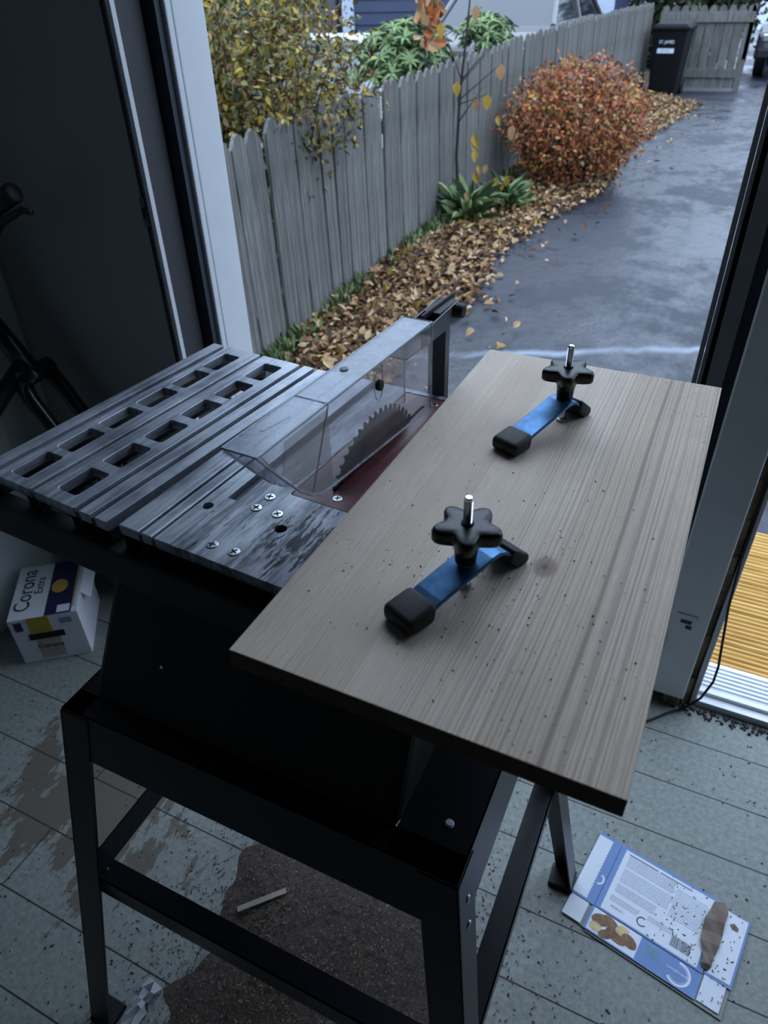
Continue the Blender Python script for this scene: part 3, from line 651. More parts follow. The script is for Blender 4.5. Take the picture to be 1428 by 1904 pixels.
# ------------------------------------------------------------------ wheelie bin
bn = thing('wheelie_bin', 'black wheeled rubbish bin with white lettering in front of the gate', 'bin', (-1.72, 14.55, GZ), R(-4))
mb = MB(); mb.hexa([(-0.21, -0.22, 0.03), (0.21, -0.22, 0.03), (0.21, 0.2, 0.03), (-0.21, 0.2, 0.03)], [(-0.27, -0.30, 0.92), (0.27, -0.30, 0.92), (0.27, 0.28, 0.92), (-0.27, 0.28, 0.92)])
mb.build('body', 'bin', bn, bevel=0.02)
mb = MB(); mb.box(-0.30, 0.30, -0.33, 0.30, 0.92, 0.955); mb.build('rim', 'bin', bn, bevel=0.01)
mb = MB(); mb.hexa([(-0.30, -0.34, 0.955), (0.30, -0.34, 0.955), (0.30, 0.33, 0.955), (-0.30, 0.33, 0.955)], [(-0.24, -0.28, 1.00), (0.24, -0.28, 1.00), (0.24, 0.33, 1.04), (-0.24, 0.33, 1.04)])
mb.build('lid', 'bin', bn, bevel=0.012)
MB().tube([(-0.28, 0.34, 0.96), (0.28, 0.34, 0.96)], 0.018, 8).build('handle', 'bin', bn)
for s_ in (-1, 1): MB().tube([(s_*0.19, 0.26, 0.12), (s_*0.25, 0.26, 0.12)], 0.12, 18).build('wheel', 'rubber', bn)
FRM = Matrix.Translation((-0.03, -0.289, 0.76)) @ Matrix.Rotation(R(90-4.5), 4, 'X')
text('lettering', 'ST. JAMES', 0.062, 'sticker', bn, FRM, 0.002, xs=0.9)
MB().box(-0.16, 0.10, -0.278, -0.274, 0.61, 0.69).build('address_label', 'sticker', bn, label='white rectangular sticker')
text('lettering', 'ORGANICS', 0.030, 'ink_grey', bn, Matrix.Translation((-0.03, -0.280, 0.645)) @ Matrix.Rotation(R(90), 4, 'X'), 0.001)

# ------------------------------------------------------------------ house, storage box, cars
hs = thing('blue_house', 'dark blue lap-sided house with white corner boards beyond the fence', 'house', (-5.5, 15.0, GZ))
mb = MB(); z = 0.0
while z < 4.4:
    mb.prism([(-2.25, 0, z), (-2.25, -0.035, z), (-2.25, -0.008, z+0.20), (-2.25, 0, z+0.20)], (4.65, 0, 0)); z += 0.20
mb.box(-2.25, 2.4, 0, 3.0, 0, 4.4); mb.build('siding', 'siding', hs)
MB().box(-2.50, -2.25, -0.06, 0.05, 0, 4.4).build('corner_board', 'house_white', hs)
MB().box(2.40, 2.68, -0.06, 0.05, 0, 4.4).build('corner_board', 'house_white', hs)
mb = MB(); z = 0
MB().box(-7.0, -2.5, 0.3, 3.0, 0, 4.4).build('side_wing', 'picket', hs)
MB().box(-2.9, -2.72, 0.1, 0.3, 0, 4.4).build('downpipe', 'bracket', hs, bevel=0.03)
rf = MB().prism([(-3.6, -0.5, 4.4), (-3.6, 3.5, 4.4), (-3.6, 1.5, 6.0)], (6.6, 0, 0)).build('roof', 'car_dark', hs)
sb = thing('storage_box', 'white resin garden storage box glimpsed through the overhanging shrub', 'box', (-4.72, 8.4, GZ))
MB().box(-0.85, 0.62, -0.4, 0.5, 0.0, 1.08).build('body', 'white_plastic', sb, bevel=0.02)
MB().box(-0.88, 0.65, -0.43, 0.53, 1.08, 1.16).build('lid', 'white_plastic', sb, bevel=0.03)

def car(label, loc, rz, paint, L=4.4, W=1.75, cat='car'):
    t = thing('parked_car', label, cat, loc, rz)
    # side profile along x (length), extruded across y (width) with tapered greenhouse
    lower = [(-L/2, 0.32), (-L/2+0.05, 0.72), (-L/2+0.35, 0.86), (-0.9, 0.92), (1.2, 0.95), (L/2-0.25, 0.90), (L/2, 0.62), (L/2-0.03, 0.30)]
    arch = []
    for cx in (L/2-0.85, -L/2+0.85):
        for q in range(9): a = PI*q/8; arch.append((cx+0.36*math.cos(a), 0.30+0.36*math.sin(a)))
    prof = lower+arch
    MB().prism([(x, -W/2, z) for x, z in prof], (0, W, 0)).build('body', paint, t, bevel=0.05)
    gh = [(-1.15, 0.90), (-0.45, 1.40), (0.95, 1.43), (1.75, 0.93)]
    mb = MB(); a = [(x, -W/2+0.06 if z < 1 else -W/2+0.22, z) for x, z in gh]; b = [(x, -y_, z) for x, y_, z in a]
    mb.add(a+b, [(3, 2, 1, 0), (4, 5, 6, 7), (0, 1, 5, 4), (1, 2, 6, 5), (2, 3, 7, 6), (3, 0, 4, 7)]); mb.build('windows', 'glass_dark', t)
    mb = MB(); mb.box(-0.50, 1.0, -W/2+0.2, W/2-0.2, 1.40, 1.46); mb.build('roof', paint, t, bevel=0.02)
    for s_ in (-1, 1):
        for (xa, za, xb, zb) in ((-1.17, 0.9, -0.45, 1.42), (0.3, 0.92, 0.28, 1.42), (1.77, 0.93, 0.95, 1.44)):
            MB().tube([(xa, s_*(W/2-0.05), za), (xb, s_*(W/2-0.21), zb)], 0.035, 6).build('window_pillar', paint, t)
    for cx in (L/2-0.85, -L/2+0.85):
        for s_ in (-1, 1):
            w_ = MB().tube([(cx, s_*(W/2-0.2), 0.31), (cx, s_*(W/2-0.01), 0.31)], 0.31, 22).build('wheel', 'rubber', t)
            MB().tube([(cx, s_*(W/2-0.02), 0.31), (cx, s_*(W/2+0.003), 0.31)], 0.19, 14).build('hubcap', 'steel', w_)
    for s_ in (-1, 1):
        MB().box(-L/2-0.01, -L/2+0.06, s_*0.62-0.14, s_*0.62+0.14, 0.60, 0.72).build('headlight', 'steel', t, bevel=0.02)
    MB().box(-L/2-0.02, -L/2+0.1, -0.8, 0.8, 0.34, 0.50).build('bumper', 'rubber', t, bevel=0.03)
    return t
car('grey car with dark sloping glass parked beyond the fence', (-3.68, 12.35, 0.0), R(90), 'car_grey', 4.2, 1.75)
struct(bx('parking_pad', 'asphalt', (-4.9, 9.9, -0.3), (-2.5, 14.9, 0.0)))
car('dark car parked at the far end of the driveway', (0.38, 19.2, GZ), R(88), 'car_dark', 4.3, 1.7)

# ------------------------------------------------------------------ TABLE SAW
TH = R(-3.869); TZ = 0.942
saw = thing('table_saw', 'black and aluminium portable table saw on a splayed black stand', 'table saw', (-0.501, 0.394, 0.0), TH)
# --- extension wing (own slight skew), built in wing frame
ext = bpy.data.objects.new('extension_table', None); C.objects.link(ext); ext.parent = saw
ext.location = (-0.1, 0.197, 0); ext.rotation_euler = (0, 0, R(-1.8)); ext['label'] = 'ribbed aluminium extension table with twelve square holes'
T4 = Matrix.Translation
ox, oy = 0.1, -0.197
def W2(l): return [(x+ox, y+oy) for x, y in l]
V0, V1 = 0.0, 0.395
holesB = [rrect(-0.171, -0.1425, 0.013+0.0622*i, 0.063+0.0622*i, 0.004) for i in range(6)]
holesC = [rrect(-0.097, -0.066, 0.017+0.0622*i, 0.064+0.0622*i, 0.004) for i in range(6)]
e1 = plate2d('slotted_panel', 'alu', W2(rrect(-0.185, -0.1215, V0, V1, 0.002)), [W2(h_) for h_ in holesB], TZ-0.012, TZ, ext, 0.0006)
e2 = plate2d('slotted_panel', 'alu', W2(rrect(-0.1155, -0.0500, V0, V1, 0.002)), [W2(h_) for h_ in holesC], TZ-0.012, TZ, ext, 0.0006)
mb = MB()
for a, b in ((-0.2115, -0.193), (-0.042, -0.0255), (-0.018, -0.001)): mb.box(a+ox, b+ox, V0+oy, V1+oy, TZ-0.012, TZ)
for a in (-0.1785,): mb.box(a+ox-0.0007, a+ox+0.0007, V0+oy, V1+oy, TZ, TZ+0.0006)
mb.build('rib', 'alu', ext, bevel=0.0012)
mb = MB()
for a, b in ((-0.1935, -0.1845), (-0.122, -0.115), (-0.0505, -0.0415), (-0.026, -0.0175)): mb.box(a+ox, b+ox, V0+oy+0.001, V1+oy-0.001, TZ-0.012, TZ-0.0045)
mb.build('groove_floor', 'alu_side', ext)
# side walls under the panels (extrusion legs and cross-section teeth on the front end)
mb = MB()
for a in (-0.2105, -0.193, -0.184, -0.135, -0.1165, -0.062, -0.049, -0.0255, -0.0175, -0.0025):
    mb.box(a+ox, a+ox+0.0022, V0+oy+0.002, V1+oy-0.002, TZ-0.030, TZ-0.012)
mb.build('extrusion_webs', 'alu_side', ext)
# --- main table
mt = plate2d('main_table', 'plate', rrect(0.088, 0.452, 0.0, 0.395, 0.0015), [circ(0.157, 0.070, 0.0062), rrect(0.1305, 0.2055, 0.1235, 0.3865, 0.003)], TZ-0.012, TZ, saw, 0.0005, 'worn aluminium table top')
mb = MB()
for a, b in ((0.007, 0.0335), (0.0375, 0.0515)): mb.box(a, b, 0, 0.395, TZ-0.012, TZ)
mb.build('rib', 'alu', mt, bevel=0.0012)
hp = plate2d('rib', 'alu', rrect(0.055, 0.0755, 0.0, 0.395, 0.001), [circ(0.0665, 0.067, 0.0058)], TZ-0.012, TZ, mt, 0.0005)
mb = MB(); mb.box(0.0335, 0.0375, 0.001, 0.394, TZ-0.012, TZ-0.004); mb.box(0.0515, 0.055, 0.001, 0.394, TZ-0.012, TZ-0.004); mb.box(0.0755, 0.088, 0.001, 0.394, TZ-0.012, TZ-0.006)
mb.build('groove_floor', 'alu_side', mt)
bx('filler_strip', 'plate', (0.0760, 0.0, TZ-0.012), (0.0880, 0.088, TZ-0.0002), mt)
mb = MB()
for a in (0.0075, 0.031, 0.038, 0.049, 0.056, 0.073, 0.09, 0.44): mb.box(a, a+0.0022, 0.002, 0.393, TZ-0.03, TZ-0.012)
mb.build('extrusion_webs', 'alu_side', mt)
def screw(u, v, z, parent, r=0.0062, rot=0.3):
    s = bpy.data.objects.new('screw', None); 
    mb = MB(); Tm = T4((u, v, z)) @ Matrix.Rotation(rot, 4, 'Z')
    mb.lathe([(r, -0.002), (r, 0.0006), (r*0.9, 0.0010), (0.0005, 0.0012)], Tm, 18)
    o = mb.build('screw', ['steel'], parent)
    d = MB().box(-r*0.62, r*0.62, -r*0.12, r*0.12, 0.0010, 0.0015, Tm).box(-r*0.12, r*0.12, -r*0.62, r*0.62, 0.0010, 0.0015, Tm)
    me2 = d
    nm = len(o.data.materials); o.data.materials.append(M['dark'])
    bm = bmesh.new(); bm.from_mesh(o.data)
    vs = [bm.verts.new(p) for p in d.v]
    for f in d.f:
        ff = bm.faces.new([vs[i] for i in f]); ff.material_index = 1
    bm.to_mesh(o.data); bm.free(); return o
for i, (u, v) in enumerate(((0.115, 0.109), (0.114, 0.087), (0.140, 0.088), (0.113, 0.019), (0.139, 0.020))): screw(u, v, TZ, mt, 0.0060, 0.3+i)
# red throat plate with blade slot
tp = plate2d('throat_plate', 'red', rrect(0.1315, 0.2045, 0.1245, 0.3855, 0.003), [rrect(0.1660, 0.1700, 0.150, 0.362, 0.0015)], TZ-0.005, TZ-0.0006, saw, 0.0004, 'red throat plate around the blade')
screw(0.179, 0.140, TZ-0.001, tp, 0.0052, 0.5); screw(0.178, 0.371, TZ-0.001, tp, 0.0052, 0.9)
# blade
BU = 0.168; bc = (0.238, 0.885); br_ = 0.1075; NT = 56
out = []
for i in range(NT):
    a = 2*PI*i/NT; da = 2*PI/NT
    for fr2, rr_ in ((0.0, br_-0.0075), (0.18, br_-0.0078), (0.50, br_-0.0015), (0.72, br_), (0.80, br_-0.0065)):
        th = a+da*fr2; out.append((BU-0.0009, bc[0]+rr_*math.cos(th), bc[1]+rr_*math.sin(th)))
bl = MB().prism(out, (0.0018, 0, 0)).build('saw_blade', 'tooth', saw, label='toothed circular blade')
for s_ in (-1, 1):
    MB().tube([(BU+s_*0.0009, bc[0], bc[1]), (BU+s_*0.0013, bc[0], bc[1])], br_-0.0165, 60).build('red_reflection_face', 'blade_red', bl)  # coloured disc carrying the red reflected from the throat plate
# riving post / guard bracket at the rear
rp = MB(); rp.box(0.1535, 0.1770, 0.402, 0.405, 0.86, 1.040); rp.box(0.1535, 0.1550, 0.402, 0.416, 0.86, 1.04); rp.box(0.1755, 0.1770, 0.402, 0.416, 0.86, 1.04)
rp.build('guard_post', 'bracket', saw, bevel=0.0008)
arm = MB(); 
arm.prism([(0.1770, 0.335, 1.050), (0.1770, 0.335, 1.030), (0.1770, 0.405, 1.030), (0.1770, 0.440, 1.040), (0.1770, 0.436, 1.056)], (0.0022, 0, 0))
arm.prism([(0.1510, 0.335, 1.050), (0.1510, 0.335, 1.030), (0.1510, 0.405, 1.030), (0.1510, 0.440, 1.040), (0.1510, 0.436, 1.056)], (0.0022, 0, 0))
arm.box(0.1532, 0.1770, 0.30, 0.400, 1.030, 1.032)
arm.build('guard_arm', 'bracket', saw, bevel=0.0006)
MB().box(0.1540, 0.1765, 0.385, 0.440, 1.040, 1.0555).box(0.163, 0.1665, 0.36, 0.452, 1.052, 1.060).build('arm_cap', 'rubber', saw, bevel=0.002)
MB().tube([(0.1795, 0.425, 1.047), (0.1915, 0.425, 1.047)], [0.010, 0.008], 14).build('arm_knob', 'rubber', saw, bevel=0.002)
# clear guard
gd = bpy.data.objects.new('blade_guard', None); C.objects.link(gd); gd.parent = saw; gd['label'] = 'clear plastic blade guard, scratched and dusty'
uL, uR = 0.1455, 0.1835; th_ = 0.0016; zt = 1.058
side = [(0.022, zt), (0.050, 1.022), (0.075, 0.992), (0.092, 0.977), (0.106, 0.969), (0.125, 0.966), (0.352, 0.9475), (0.352, zt)]
MB().prism([(uR-th_, v, z) for v, z in side], (th_, 0, 0)).build('side_panel', 'clear', gd)
MB().prism([(uL, v, z) for v, z in side], (th_, 0, 0)).build('side_panel', 'clear', gd)
MB().box(uL, uR, 0.022, 0.352, zt-th_, zt+0.0004).build('top_panel', 'clear_edge', gd)
# nose bumper panel, lower
MB().prism([(uL+th_, 0.020, zt-0.003), (uL+th_, 0.050, 1.020), (uL+th_, 0.078, 0.988), (uL+th_, 0.0795, 0.9895), (uL+th_, 0.052, 1.0215), (uL+th_, 0.022, zt-0.002)], (uR-uL-2*th_, 0, 0)).build('nose_panel', 'clear', gd)
MB().prism([(uR, 0.052, 1.024), (uR, 0.078, 0.993), (uR, 0.094, 0.979), (uR, 0.108, 0.971), (uR, 0.128, 0.969), (uR, 0.128, zt-0.004), (uR, 0.060, zt-0.004)], (0.0008, 0, 0)).build('inner_side_panel', 'clear_dusty', gd)
# thick moulded edges
mb = MB(); e = [(v, z) for v, z in side]
for u in (uL+th_/2, uR-th_/2): mb.tube([(u, v, z) for v, z in e[:7]], 0.00135, 6)
for u in (uL+th_/2, uR-th_/2): mb.tube([(u, 0.022, zt), (u, 0.352, zt)], 0.0012, 6)
mb.tube([(uR-th_/2, 0.352, 0.9475), (uR-th_/2, 0.352, zt)], 0.0013, 6); mb.tube([(uL+th_/2, 0.352, 0.9475), (uL+th_/2, 0.352, zt)], 0.0012, 6)
mb.tube([(uL, 0.352, zt), (uR, 0.352, zt)], 0.0013, 6); mb.tube([(uL, 0.022, zt), (uR, 0.022, zt)], 0.0011, 6)
mb.tube([(uL+th_, 0.129, zt+0.0007), (uR, 0.129, zt+0.0007), (uR+0.0008, 0.129, zt-0.002), (uR+0.0008, 0.093, 0.980)], 0.0008, 5)
mb.tube([(uL+th_, 0.104, 0.9695), (uL+th_, 0.06, 1.035)], 0.0008, 5)
mb.build('moulded_edges', 'clear_edge', gd)
MB().prism([(0, 0.0, 0), (0.0035, 0, 0), (0.0045, 0.034, 0), (0.001, 0.034, 0)], (0, 0, 0.0003), T4((uL+0.012, 0.060, zt+0.0006)) @ Matrix.Rotation(-0.15, 4, 'Z')).build('direction_mark', 'clear_edge', gd)
MB().lathe([(0.0045, 0), (0.0045, 0.0012), (0.0022, 0.0016)], T4((uL+0.013, 0.199, zt+0.0003))).build('rivet', 'bracket', gd)
pv = MB().lathe([(0.0058, -0.001), (0.0058, 0.0035), (0.003, 0.0045)], T4((uR, 0.225, 1.035)) @ Matrix.Rotation(PI/2, 4, 'Y')).build('pivot_bolt', 'rubber', gd)
mb = MB(); pth = []
for q in range(17):
    a = PI+PI*q/16; pth.append((uR+0.0006, 0.224+0.0085*math.cos(a), 1.033+0.0145*math.sin(a)))
pth = [(uR+0.0006, 0.2155, zt)]+pth+[(uR+0.0006, 0.2325, zt)]
mb.tube(pth, 0.0005, 5); mb.build('pivot_slot', 'clear_edge', gd)
# rails and body
mb = MB(); mb.box(-0.215, 0.47, -0.012, 0.012, TZ-0.075, TZ-0.030); mb.build('front_rail', 'black_body', saw, bevel=0.003)
mb = MB(); mb.box(-0.205, 0.47, 0.38, 0.405, TZ-0.060, TZ-0.030); mb.build('rear_rail', 'black_body', saw, bevel=0.003)
mb = MB(); mb.box(0.004, 0.45, 0.012, 0.388, TZ-0.10, TZ-0.031); mb.build('table_frame', 'black_body', saw)

# --- body + stand (stand frame squared to the room, coordinates local to the saw)
inv = (T4((-0.501, 0.394, 0)) @ Matrix.Rotation(TH, 4, 'Z')).inverted()
def WL(p): return inv @ Vector(p)
mb = MB()
mb.hexa([WL(p) for p in ((-0.560, 0.338, 0.70), (-0.165, 0.336, 0.70), (-0.165, 0.60, 0.70), (-0.560, 0.60, 0.70))], [WL(p) for p in ((-0.535, 0.41, 0.868), (-0.165, 0.41, 0.868), (-0.165, 0.70, 0.868), (-0.535, 0.72, 0.868))])
mb.build('saw_body', 'black_body', saw, bevel=0.008)
Z1 = 0.70; X0, X1, Y0, Y1 = -0.586, -0.092, 0.314, 0.640
def spl(x, y, z):   # position on the splayed stand faces
    k_ = (Z1-z)/Z1; sx = -1 if x < -0.3 else 1; sy = -1 if y < 0.45 else 1
    return Vector((x+sx*k_*(0.10 if sx > 0 else 0.075), y+sy*k_*(0.130 if sy < 0 else 0.115), z))
th2 = 0.002
mb = MB(); mb.box(X0, X1, Y0, Y0+0.03, Z1-0.003, Z1); mb.box(X0, X1, Y1-0.03, Y1, Z1-0.003, Z1); mb.box(X0, X0+0.03, Y0, Y1, Z1-0.003, Z1); mb.box(X1-0.075, X1, Y0, Y1, Z1-0.003, Z1)
mb.v = [tuple(WL(p)) for p in mb.v]; mb.build('stand_top', 'stand', saw)
def panel(name, a, b, z0, z1, nrm, mat='stand', t=0.002):
    p = [spl(*a, z0), spl(*b, z0), spl(*b, z1), spl(*a, z1)]; n = Vector(nrm)*t
    return MB().hexa([WL(q) for q in p], [WL(q+n) for q in p]).build(name, mat, saw)
ZA = 0.630
panel('apron', (X0, Y0), (X1, Y0), ZA, Z1, (0, 1, 0)); panel('apron', (X0, Y1), (X1, Y1), ZA, Z1, (0, -1, 0))
panel('apron', (X0, Y0), (X0, Y1), ZA, Z1, (1, 0, 0)); panel('apron', (X1, Y0), (X1, Y1), ZA, Z1, (-1, 0, 0))
LW = 0.042
for (x, y) in ((X0, Y0), (X1, Y0), (X0, Y1), (X1, Y1)):
    sx = 1 if x == X0 else -1; sy = 1 if y == Y0 else -1
    mb = MB()
    zt_, zb_ = Z1-0.004, 0.0
    for (ex_, ey_) in ((LW*sx, 0), (0, LW*sy)):
        n = Vector((0, sy*0.0025, 0)) if ex_ else Vector((sx*0.0025, 0, 0))
        o_ = Vector((-sx*0.0012, -sy*0.0012, 0)); a = spl(x, y, zb_)+o_; b = spl(x, y, zt_)+o_; e_ = Vector((ex_, ey_, 0))
        p = [a, a+e_*0.9, b+e_, b]
        mb.hexa([WL(q) for q in p], [WL(q+n) for q in p])
    lg = mb.build('leg', 'stand', saw)
    fb = MB(); a = spl(x, y, 0.0); fb.box(min(a.x, a.x+sx*LW)-0.002, max(a.x, a.x+sx*LW*0.9)+0.002, min(a.y, a.y+sy*LW*0.9)-0.002, max(a.y, a.y+sy*LW*0.9)+0.002, 0.0, 0.012)
    fb.v = [tuple(WL(p)) for p in fb.v]; fb.build('rubber_foot', 'rubber', lg, bevel=0.002)
ZB = 0.395; BH = 0.045
def brace(p, q, inward):
    a0, b0 = Vector(p), Vector(q); inn = Vector(inward)
    mb = MB(); up_ = Vector((0, 0, 1))
    pts = [a0, b0, b0+inn*0.030, a0+inn*0.030]
    mb.hexa([WL(v_-up_*0.002) for v_ in pts], [WL(v_) for v_ in pts])
    pts = [a0-up_*BH, b0-up_*BH, b0, a0]
    mb.hexa([WL(v_) for v_ in pts], [WL(v_+inn*0.002) for v_ in pts])
    return mb.build('brace', 'stand', saw)
c = {(i, j): spl((X0, X1)[i], (Y0, Y1)[j], ZB) for i in (0, 1) for j in (0, 1)}
brace(c[0, 0]+Vector((0.004, 0.004, 0)), c[1, 0]+Vector((-0.004, 0.004, 0)), (0, 1, 0)); brace(c[0, 1]+Vector((0.004, -0.004, 0)), c[1, 1]+Vector((-0.004, -0.004, 0)), (0, -1, 0))
brace(c[0, 0]+Vector((0.004, 0.004, 0.001)), c[0, 1]+Vector((0.004, -0.004, 0.001)), (1, 0, 0)); brace(c[1, 0]+Vector((-0.004, 0.004, 0.001)), c[1, 1]+Vector((-0.004, -0.004, 0.001)), (-1, 0, 0))
def bolt(p, r=0.005, d=(0, 0, 1), mat='chrome'):
    v_ = Vector(p); MB().tube([WL(v_), WL(v_+Vector(d)*0.003)], [r, r*0.7], 12).build('bolt', mat, saw)
bolt((-0.121, 0.368, Z1-0.0), 0.0050, mat='sticker'); bolt(c[0, 0]+Vector((0.035, 0.018, 0.0)), 0.0035); bolt(c[1, 1]+Vector((-0.018, -0.03, 0.001)), 0.003)  # first disc painted white as the bright floor seen through a hole
bolt(spl(X1-0.002, Y0+0.022, 0.655)+Vector((0.001, 0, 0)), 0.006, (1, 0, 0)); bolt(spl(X1-0.002, Y0+0.022, 0.62)+Vector((0.001, 0, 0)), 0.006, (1, 0, 0))
bolt((-0.44, 0.352, 0.80), 0.003, (0, -1, 0.3))

# ------------------------------------------------------------------ pine board
bd = bpy.data.objects.new('x', None); bpy.data.objects.remove(bd)
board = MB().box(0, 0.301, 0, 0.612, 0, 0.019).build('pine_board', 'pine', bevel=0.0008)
eg = plain('shaded_end_grain', S(92, 74, 60), 0.8, 0, 0.25, 80, 0.2); board.data.materials.append(eg)  # end grain darkened further, backlit shade put into its colour
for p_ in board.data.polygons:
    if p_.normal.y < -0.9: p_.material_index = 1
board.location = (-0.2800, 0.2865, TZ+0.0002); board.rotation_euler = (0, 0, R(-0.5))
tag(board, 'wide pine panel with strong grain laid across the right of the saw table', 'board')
BZ = TZ+0.0192

# ------------------------------------------------------------------ hold-down clamps
def make_clamp(loc, ang, label, krot=0.0, ksize=1.02, kz=0.002, slide=0.0):
    """origin: knob axis on board; arm along local y (front cap towards -y)"""
    t = thing('hold_down_clamp', label, 'clamp', loc, ang, 'hold-down clamps on the pine board')
    W_ = 0.0145; th = 0.0042
    prof = [(-0.062, 0.0105), (-0.040, 0.0165), (0.0, 0.0245), (0.018, 0.0285), (0.028, 0.0290), (0.034, 0.0270), (0.052, 0.0120)]
    top = prof; bot = [(y, z-th) for y, z in prof][::-1]
    poly = [(-W_, y, z) for y, z in top+bot]
    a = MB().prism(poly, (2*W_, 0, 0)).build('arm', 'blue', t, bevel=0.0012, label='bright blue metal arm')
    # front rubber cap
    a.location.y = slide
    cp = MB(); w = W_+0.0028
    cp.prism([(-w, -0.077, 0.0), (-w, -0.048, 0.0), (-w, -0.045, 0.0190), (-w, -0.077, 0.0155)], (2*w, 0, 0))
    o = cp.build('front_cap', 'rubber', t, bevel=0.0058, seg=5, smooth=True)
    o.location.y = slide
    cp = MB(); w = W_+0.002
    cp.prism([(-w, 0.040, 0.0225), (-w, 0.044, 0.0245), (-w, 0.064, 0.0085), (-w, 0.064, 0.002), (-w, 0.060, 0.0), (-w, 0.052, 0.0), (-w, 0.040, 0.010)], (2*w, 0, 0))
    cp.build('rear_cap', 'rubber', t, bevel=0.0034, seg=3, smooth=True).location.y = slide
    # stud
    mb = MB(); mb.lathe([(0.0034, 0.0005), (0.0034, 0.0905), (0.0026, 0.0915)], None, 14)
    q = 0.0
    for i in range(70):
        z = 0.062+0.0004*i
    st_ = mb.build('stud', 'chrome', t)
    mb = MB(); pts = []
    turns = 26
    for i in range(turns*10+1):
        a_ = 2*PI*i/10; pts.append((0.0034*math.cos(a_), 0.0034*math.sin(a_), 0.060+0.0285*i/(turns*10)))
    mb.tube(pts, 0.00038, 4); mb.build('thread', 'chrome', st_)
    MB().lathe([(0.0062, 0.0), (0.0062, 0.003), (0.0045, 0.0034)], None, 6).build('bolt_head', 'steel', t)
    MB().lathe([(0.0078, 0.0262), (0.0078, 0.0280), (0.006, 0.0284)], None, 18).build('washer', 'steel', t)
    # star knob: 5 lobes
    kb = bmesh.new(); n = 90; zc = 0.048+kz
    def rad(a, s): return s*ksize*(0.0234+0.0052*math.cos(5*a))
    rings = []
    prof_k = [(0.0001, 0.0160), (0.25, 0.0161), (0.5, 0.0161), (0.88, 0.0158), (0.96, 0.0148), (1.0, 0.0125), (1.0, 0.0050), (0.96, 0.0032), (0.88, 0.0025), (0.60, 0.0018)]
    for s, z in prof_k:
        rings.append([kb.verts.new((rad(2*PI*i/n, s)*math.cos(2*PI*i/n), rad(2*PI*i/n, s)*math.sin(2*PI*i/n), zc+z)) for i in range(n)])
    for s, z in ((0.0128, 0.0010), (0.0102, -0.006), (0.0088, -(0.048+kz)+0.0284)):
        rings.append([kb.verts.new((s*math.cos(2*PI*i/n), s*math.sin(2*PI*i/n), zc+z)) for i in range(n)])
    for r1, r2_ in zip(rings, rings[1:]):
        for i in range(n): kb.faces.new((r1[i], r1[(i+1) % n], r2_[(i+1) % n], r2_[i]))
    kb.faces.new(rings[0]); kb.faces.new(rings[-1][::-1])
    bmesh.ops.recalc_face_normals(kb, faces=kb.faces)
    me = bpy.data.meshes.new('star_knob'); kb.to_mesh(me); kb.free(); me.materials.append(M['knob']); me.polygons.foreach_set('use_smooth', [True]*len(me.polygons))
    ko = bpy.data.objects.new('star_knob', me); C.objects.link(ko); ko.parent = t; ko.rotation_euler = (0, 0, krot)
    MB().lathe([(0.0052, zc+0.0160), (0.0052, zc+0.0171), (0.0040, zc+0.0172)], None, 18).build('collar', 'dark', ko)
    return t
make_clamp((-0.1395, 0.4285, BZ), R(-24.5), 'nearer blue hold-down clamp with black star knob on the pine board', R(-47.5))
make_clamp((-0.1348, 0.7400, BZ), R(-22), 'farther blue hold-down clamp with black star knob, close to the board end', R(-55.5), slide=-0.029)

# ------------------------------------------------------------------ flattened food carton
ca = thing('flattened_carton', 'flattened blue and white frozen food carton on the floor at lower right', 'carton', (0.080, 0.846, 0.0), R(-10.9))
# local: x along s, y = -t
def cbox(name, mat, s0, s1, t0, t1, z0, z1, parent=ca, label=None): return MB().box(s0, s1, -t1, -t0, z0, z1).build(name, mat, parent, label=label)
pnl = cbox('printed_panel', 'card_blue', -0.002, 0.191, -0.004, 0.1365, 0.004, 0.0055)
cbox('white_field', 'card_white', 0.008, 0.180, 0.002, 0.1335, 0.0055, 0.0058, pnl)
fl1 = cbox('end_flap', 'card_blue', -0.047, -0.003, -0.004, 0.137, 0.0035, 0.005)
MB().prism([(-0.0465, -0.002, 0), (-0.0465, -0.133, 0)]+[(-0.019+0.0012*((q % 2)*2-1), -0.133+0.131*q/40, 0) for q in range(41)], (0, 0, 0.0004), T4((0, 0, 0.005))).build('torn_white_area', 'card_white', fl1)
fl2 = cbox('end_flap', 'card_blue', 0.193, 0.237, 0.004, 0.134, 0.0035, 0.005)
MB().prism([(0.196, -0.006, 0), (0.2335, -0.006, 0), (0.2335, -0.128, 0), (0.197, -0.130, 0)], (0, 0, 0.0004), T4((0, 0, 0.005))).build('white_field', 'card_white', fl2)
low = cbox('side_panel', 'card_blue', -0.005, 0.192, 0.138, 0.1835, 0.0035, 0.005)
cbox('side_flap', 'card_white', -0.046, -0.011, 0.1385, 0.1805, 0.003, 0.0045); cbox('side_flap', 'card_white', 0.1945, 0.230, 0.1345, 0.181, 0.003, 0.0045)
cbox('back_layer', 'card_grey', 0.0, 0.236, 0.002, 0.187, 0.0008, 0.0026); cbox('back_layer', 'card_grey', -0.044, 0.0, 0.01, 0.182, 0.0008, 0.0026)
mb = MB(); r_ = random.Random(2)
for (s0, t0, w_, h_, ln) in ((0.018, 0.010, 0.088, 0.026, 9), (0.018, 0.040, 0.088, 0.030, 9), (0.018, 0.074, 0.070, 0.018, 6), (0.112, 0.020, 0.055, 0.060, 15), (0.085, 0.098, 0.045, 0.010, 3), (0.016, 0.100, 0.05, 0.012, 4)):
    for q in range(ln):
        t_ = t0+h_*q/ln; s = s0
        while s < s0+w_:
            l_ = r_.uniform(0.002, 0.007); mb.box(s, s+l_, -t_-0.0009, -t_, 0.0058, 0.0060); s += l_+0.0009
